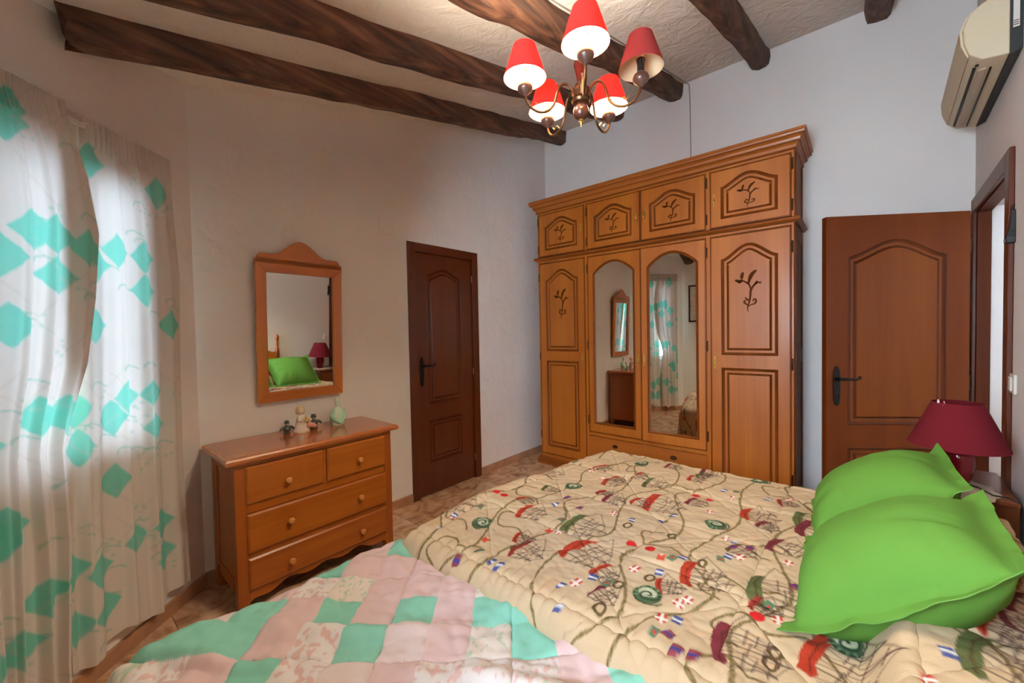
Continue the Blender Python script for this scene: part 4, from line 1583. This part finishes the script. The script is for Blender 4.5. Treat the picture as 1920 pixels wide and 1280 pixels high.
def quilt1():
    A, B = cv.A, cv.B
    hl, zl = edge(QL - A, .075)
    hr, zr = edge(A - QR, .06)
    hf, zf = edge(B - QF, .06)
    Ac = np.clip(A, QL, QR)
    sag = np.where(Ac > 1.4, -.115 * (np.clip(Ac - 1.4, 0, 2) / .84) ** 1.5, -.035 * (np.clip(1.4 - Ac, 0, 1) / .42) ** 2)
    wgt = sstep(.55, QF, B)
    X = Ac - hl + hr
    Y = np.minimum(B, QF) + hf + sag * wgt
    zd = (zl ** 4 + zr ** 4 + zf ** 4) ** .25
    # ripples of the hanging sides
    hang = np.clip((zr - .05) / .3, 0, 1)
    X = X + hang * .018 * np.sin(B * 21 + 1.3 * np.sin(B * 7))
    hangf = np.clip((zf - .05) / .3, 0, 1)
    Y = Y + hangf * .018 * np.sin(A * 19 + 1.1 * np.sin(A * 6))
    # pillows under the cover at the head
    X = np.where(X > 1.7, 1.7 + (X - 1.7) * (1 - .13 * sstep(.22, -.06, B)), X)
    pm = sstep(.0, -.09, B) * sstep(1.0, 1.06, A) * (1 - sstep(2.30, 2.42, A))
    split = 1 - .35 * np.exp(-((A - 1.70) / .035) ** 2)
    pz = .105 * pm * split * (1 + .15 * np.sin((A - 1.0) * 4.5))
    # quilting: seams in a lattice plus soft puckers between them
    s1 = np.abs(((A - .97) / .36 + .5) % 1 - .5) * .36
    s2 = np.abs(((B + .1) / .36 + .5) % 1 - .5) * .36
    dia = np.minimum(np.abs(((A + B) / .51 + .5) % 1 - .5), np.abs(((A - B) / .51 + .5) % 1 - .5)) * .51 * .7
    seam = -.007 * np.exp(-(s1 / .010) ** 2) - .006 * np.exp(-(s2 / .010) ** 2) - .004 * np.exp(-(dia / .008) ** 2)
    puff = .006 * vnoise(A * 8, B * 8, 21) + .0035 * vnoise(A * 22 + 3 * B, B * 22, 22) + .0016 * vnoise(A * 60, B * 45, 23)
    edge_w = np.exp(-((A - QL + .01) / .07) ** 2)
    puff += edge_w * .0035 * np.sin(B * 2 * math.pi / .045 + 4.0 * vnoise(B * 5, A * 2, 25))
    D = seam + puff + .010 * vnoise(A * 2.2, B * 2.2, 24)
    Z = Q1Z - zd + pz + D
    out = np.clip(zd / .06, 0, 1)
    X = X + (D * .6) * (np.clip(zr / .06, 0, 1) - np.clip(zl / .06, 0, 1))
    Y = Y + (D * .6) * np.clip(zf / .06, 0, 1)
    return np.stack([X, Y, Z], -1)


q1 = grid_mesh('nautical_quilt', quilt1(), M_QUILT1, col=cv.C)
q1.modifiers.new('thickness', 'SOLIDIFY').thickness = .012
q1.modifiers['thickness'].offset = 1
tag(q1, 'cream quilt printed with sailing ships, ropes and signal flags over the double bed', 'quilt')

# ---- pink and mint patchwork quilt on the low bed
Q2Z = .492
PL, PR_, PF, PHd = .115, 1.02, 1.452, -.34
c2 = Canvas(PL - .33, PR_, PHd, PF + .33, .005, (224, 206, 200))
CELL = .122
rt45 = math.cos(math.radians(49)), math.sin(math.radians(49))
U = (c2.A * rt45[0] - c2.B * rt45[1]) / CELL + .12
V = (c2.A * rt45[1] + c2.B * rt45[0]) / CELL + .40


def uv2(x, y):
    return (x * rt45[0] - y * rt45[1]) / CELL + .12, (x * rt45[1] + y * rt45[0]) / CELL + .40


iu, iv = np.floor(U).astype(int), np.floor(V).astype(int)
mint = set()
for u, v in [(739, 1030), (845, 1062), (764, 1145), (630, 1145), (670, 1196), (908, 1139), (979, 1190), (1031, 1142), (1165, 1242), (492, 1254), (406, 1202), (372, 1219), (504, 1148)]:
    a, b_ = uv2(*bedpx(u, v, .50))
    mint.add((math.floor(a), math.floor(b_)))
PAL = {'mint': (134, 198, 180), 'pink': (212, 186, 186), 'pale': (220, 215, 214), 'rose': (216, 201, 200), 'peach': (218, 208, 199)}
vis = np.zeros(iu.shape, bool)
for a in range(iu.min(), iu.max() + 1):
    for b_ in range(iv.min(), iv.max() + 1):
        m_ = (iu == a) & (iv == b_)
        if not m_.any():
            continue
        r_ = random.Random(a * 131 + b_ * 17).random()
        xc, yc = c2.A[m_].mean(), c2.B[m_].mean()
        seen = yc > .1 and xc > PL - .02 and yc < PF + .03
        if (a, b_) in mint or (not seen and r_ < .22):
            k = 'mint'
        else:
            k = 'pink' if r_ < .5 else 'pale' if r_ < .72 else 'rose' if r_ < .9 else 'peach'
        c2.C[m_] = lin(PAL[k])
        if k in ('pale', 'peach'):
            spk = (vnoise(c2.A * 95, c2.B * 95, 8) > .35) & m_
            c2.C[spk] = np.array(lin((206, 150, 142) if k == 'pale' else (150, 190, 160))) * .6 + c2.C[spk] * .4
c2.C *= (1 + .04 * vnoise(c2.A * 40, c2.B * 40, 9))[..., None]


def quilt2():
    A, B = c2.A, c2.B
    hl, zl = edge(PL - A, .03)
    hf, zf = edge(B - PF, .028)
    X = np.maximum(A, PL) - hl
    Y = np.minimum(B, PF) + hf
    zd = (zl ** 4 + zf ** 4) ** .25
    du = np.abs((U + .5) % 1 - .5) * CELL
    dv = np.abs((V + .5) % 1 - .5) * CELL
    big = np.minimum(np.abs((U / 3 + .5) % 1 - .5), np.abs((V / 3 + .5) % 1 - .5)) * CELL * 3
    seam = -.0022 * np.exp(-(du / .006) ** 2) - .0022 * np.exp(-(dv / .006) ** 2) - .006 * np.exp(-(big / .008) ** 2)
    # wrinkles running diagonally towards the low corner
    w = A * .82 + B * .57
    wv = -A * .57 + B * .82
    fold = np.maximum(0, vnoise(w * 14 + 1.2 * vnoise(wv * 3, w * 3, 31), wv * 2.0, 32)) ** 1.4 * .05
    fold2 = .012 * vnoise(A * 12, B * 12, 33) + .005 * vnoise(A * 34, B * 34, 34)
    side = sstep(PR_, PR_ - .35, A) * .7 + .3
    D = seam + fold * side + fold2
    over = 1 - sstep(.93, .99, A)
    D = D * over - .03 * (1 - over)
    hang = np.clip((zf - .02) / .2, 0, 1)
    Y = Y + hang * .015 * np.sin(A * 24) + D * .5 * np.clip(zf / .03, 0, 1)
    X = X - D * .5 * np.clip(zl / .03, 0, 1) - np.clip((zl - .02) / .2, 0, 1) * .012 * np.sin(B * 22)
    return np.stack([X, Y, Q2Z - zd + D], -1)


q2 = grid_mesh('patchwork_quilt', quilt2(), M_QUILT2, col=c2.C)
q2.modifiers.new('thickness', 'SOLIDIFY').thickness = .008
q2.modifiers['thickness'].offset = 1
tag(q2, 'pink, white and mint patchwork quilt over the low single bed', 'quilt')


# ------------------------------------------------------------------ green cushions
def cushion(label, c, ex, ey, w, h_, T, seed):
    """c centre, ex along the width, ey from the front edge to the back edge"""
    ex = np.array(ex, float)
    ex /= np.linalg.norm(ex)
    ey = np.array(ey, float)
    ey /= np.linalg.norm(ey)
    nz = np.cross(ex, ey)
    n = 61
    t = np.linspace(-1, 1, n)
    a, b_ = np.meshgrid(t, t)
    root = thing('cushion', label, 'cushion', tuple(c), 0, 'green cushions at the bed head')
    fl_ = .88

    def shape(sign):
        aa, bb = np.clip(np.abs(a) / fl_, 0, 1), np.clip(np.abs(b_) / fl_, 0, 1)
        th = T * ((1 - aa ** 2.6) * (1 - bb ** 2.6)) ** .55
        # creases running in from the seams
        cre = .030 * np.maximum(0, vnoise(a * 7, b_ * 2.0, seed)) * (np.abs(b_) ** 2) + .030 * np.maximum(0, vnoise(a * 2.0, b_ * 7, seed + 1)) * (np.abs(a) ** 2)
        th = np.maximum(th - cre * (th > .004) * (th / T), 0)
        pinch = 1 - .035 * (1 - np.abs(a) ** 2)
        pinch2 = 1 - .035 * (1 - np.abs(b_) ** 2)
        x = a * w / 2 * pinch2
        y = b_ * h_ / 2 * pinch
        wav = .013 * vnoise(a * 6 + 9, b_ * 6, seed + 2) * np.clip((np.maximum(np.abs(a), np.abs(b_)) - .86) / .14, 0, 1)
        droop = -.02 * (np.maximum(np.abs(a), 0) ** 4) * (np.abs(b_) ** 4)
        zz = sign * (th + .0015) + wav + droop
        return x[..., None] * ex + y[..., None] * ey + zz[..., None] * nz

    P1 = shape(1)
    P2 = shape(-1)[:, ::-1]
    for P_, nm in ((P1, 'front_cover'), (P2, 'back_cover')):
        grid_mesh(nm, P_, M_GREEN, root)
    # flange seam along the border
    g = G()
    border = [(0, i) for i in range(n)] + [(i, n - 1) for i in range(1, n)] + [(n - 1, i) for i in range(n - 2, -1, -1)] + [(i, 0) for i in range(n - 2, 0, -1)]
    Q = shape(1)
    Qb = shape(-1)
    g.loops([[tuple(Q[i, j]) for i, j in border], [tuple(Qb[i, j]) for i, j in border]])
    g.make('flange', M_GREEN2, root)
    return root


ey = np.array([0.0, -.41, .31])
cushion('green cushion nearest the camera, leaning at the bed head with its seam showing', (1.50, -.068, .704), (1, -.02, 0), ey, .535, .53, .135, 41)
cushion('green cushion leaning beside the red lamp, behind the nearer cushion', (2.045, -.055, .704), (1, .02, 0), ey, .535, .52, .135, 47)

# ------------------------------------------------------------------ curtains
OFF = .085
ZR = 2.21
CMINT = (122, 206, 188)
cc = Canvas(-.05, 1.5, 0, 2.4, .004, (222, 214, 206))     # a = s along the wall, b = height
DIAM = [(63, 430), (105, 440), (162, 466), (237, 470), (284, 482), (201, 494), (286, 545), (197, 609), (333, 609), (309, 362), (187, 300), (23, 609), (108, 517), (7, 475), (7, 217),
        (76, 783), (123, 778), (162, 768), (170, 840), (256, 744), (300, 736), (305, 798), (231, 783), (236, 901), (320, 980), (325, 1039), (273, 1009), (209, 1068), (222, 1142), (158, 1073), (89, 1118), (15, 995), (39, 1221), (167, 1177)]
r4 = random.Random(3)
for u, v in DIAM:
    s_, z_ = wall_hit(u, v, OFF)
    a_, b_ = .052 if u > 150 else .062, .070
    # faint floral outlines around the cluster
    for k in range(2):
        x, y = s_ + r4.uniform(-.12, .12), z_ + r4.uniform(-.12, .12)
        cc.line([(x + .035 * math.cos(t), y + .03 * math.sin(t) * math.cos(t * .5)) for t in np.linspace(0, 6.3, 16)], .005, (150, 196, 178), .5)
for u, v in DIAM:
    s_, z_ = wall_hit(u, v, OFF)
    a_, b_ = .058 if u > 150 else .068, .076
    cc.poly([(s_ - a_, z_), (s_, z_ - b_), (s_ + a_, z_), (s_, z_ + b_)], CMINT, .95)
for k in range(30):        # the part of the curtain beyond the frame
    s_, z_ = r4.uniform(.86, 1.4), r4.uniform(.1, 2.25)
    cc.poly([(s_ - .05, z_), (s_, z_ - .066), (s_ + .05, z_), (s_, z_ + .066)], CMINT, .95)
for k in range(50):
    x, y = r4.uniform(0, 1.3), r4.uniform(.1, 2.2)
    cc.line([(x, y), (x + .12, y + .15)], .003, (196, 190, 178), .6)
    cc.line([(x, y), (x - .12, y + .15)], .003, (196, 190, 178), .6)
    for q in range(5):
        cc.disc(x + r4.uniform(-.04, .04), y + r4.uniform(-.04, .04), .007, (170, 200, 184), .6)


def curtain(name, s_left, s_right, off, label, seed, zb=.06, folds=7, amp=.030):
    """s_left / s_right: functions of height giving the two edges (s grows away from wall A)"""
    nz_, ns_ = 380, 170
    z = np.concatenate([np.linspace(zb, ZR - .09, nz_ - 30), np.linspace(ZR - .085, ZR + .025, 30)])
    t = np.linspace(0, 1, ns_)
    Zg, Tg = np.meshgrid(z, t, indexing='ij')
    sa = np.array([s_left(v) for v in z])[:, None]
    sb_ = np.array([s_right(v) for v in z])[:, None]
    S = sa + (sb_ - sa) * Tg
    grow = .45 + .55 * sstep(2.2, .6, Zg)
    ph = Tg * folds * 2 * math.pi + 1.2 * vnoise(Tg * 5, Zg * .6, seed)
    y = amp * grow * (np.sin(ph) + .35 * np.sin(2.3 * ph + 1.0 + Zg * .8) + .5 * vnoise(Tg * 6, Zg * .9, seed + 1))
    head = sstep(ZR - .10, ZR - .07, Zg)
    y = y * (1 - head) + head * (.012 * np.sin(Tg * 2 * math.pi * 26) * (.7 + .5 * vnoise(Tg * 20, Zg * 9, seed + 3)) + .4 * y * (1 - head))
    S0 = S
    S = S + .006 * (1 - head) * np.sin(ph * 1.0 + .8)
    dep = -(off + y)
    zz = Zg + .012 * (1 - sstep(zb, zb + .4, Zg)) * np.sin(ph * .5) * 2
    ca, sa_ = math.cos(W_ANG), math.sin(W_ANG)
    lx = -S
    X = CA_W.x + lx * ca - dep * sa_
    Y = CA_W.y + lx * sa_ + dep * ca
    fa = np.clip((S0 - cc.a[0]) / cc.step, 0, len(cc.a) - 1.001)
    fb = np.clip((Zg - cc.b[0]) / cc.step, 0, len(cc.b) - 1.001)
    ia, ib = fa.astype(int), fb.astype(int)
    wa, wb = (fa - ia)[..., None], (fb - ib)[..., None]
    Cc = cc.C
    colr = (Cc[ib, ia] * (1 - wa) + Cc[ib, ia + 1] * wa) * (1 - wb) + (Cc[ib + 1, ia] * (1 - wa) + Cc[ib + 1, ia + 1] * wa) * wb
    o = grid_mesh(name, np.stack([X, Y, zz], -1), M_CURT, col=colr)
    return tag(o, label, 'curtain', 'mint patterned curtains at the window')


def edge_fn(px, off):
    pts = sorted([wall_hit(u, v, off)[::-1] for u, v in px])
    zs = [p[0] for p in pts]
    ss = [p[1] for p in pts]
    return lambda z: float(np.interp(z, zs, ss))


e_right = edge_fn([(316, 300), (325, 400), (338, 520), (340, 700), (342, 850), (350, 980), (357, 1080)], .045)
e_mid = edge_fn([(122, 205), (165, 330), (187, 440), (180, 560), (165, 680), (132, 790), (124, 840), (138, 1000), (140, 1240)], OFF)
curtain('curtain', e_right, lambda z: .71, .045, 'mint and white patterned curtain panel beside the dresser', 61, .115, 4, .016)
curtain('curtain', e_mid, lambda z: 1.02, OFF, 'mint and white patterned curtain panel at the left edge of the picture', 71, .09, 4, .018)
rl = thing('curtain_rail', 'white double curtain rail above the window', 'rail', (CA_W.x, CA_W.y, ZR - .03), W_ANG)
G().box(-1.08, -.18, -.020, -.008, -.002, .016).make('track', M_WHITEP, rl, bevel=.002)
G().box(-1.08, -.60, -.070, -.060, .0, .020).make('track', M_WHITEP, rl, bevel=.002)
for x in (-.2, -.6, -1.06):
    G().box(x - .012, x + .012, (-.070 if x < -.5 else -.020), 0, .020, .026).make('bracket', M_WHITEP, rl)

# ------------------------------------------------------------------ framed picture on the left wall (seen in the wardrobe mirror)
pc = thing('framed_picture', 'dark framed print on the white wall, reflected in the wardrobe mirror', 'picture', (XP, 1.62, 1.45), math.radians(90))
g = G()
g.box(-.22, .22, -.02, 0, 0, .025).box(-.22, .22, -.02, 0, .575, .60).box(-.22, -.195, -.02, 0, .025, .575).box(.195, .22, -.02, 0, .025, .575)
g.make('picture_frame', M_FRAME, pc, bevel=.003)
G().box(-.195, .195, -.010, -.002, .025, .575).make('mat_board', M_PAPER, pc)
G().box(-.11, .11, -.012, -.010, .14, .47).make('print', plain('print_ink', (120, 116, 110), .8, noise=.5, nscale=26), pc)
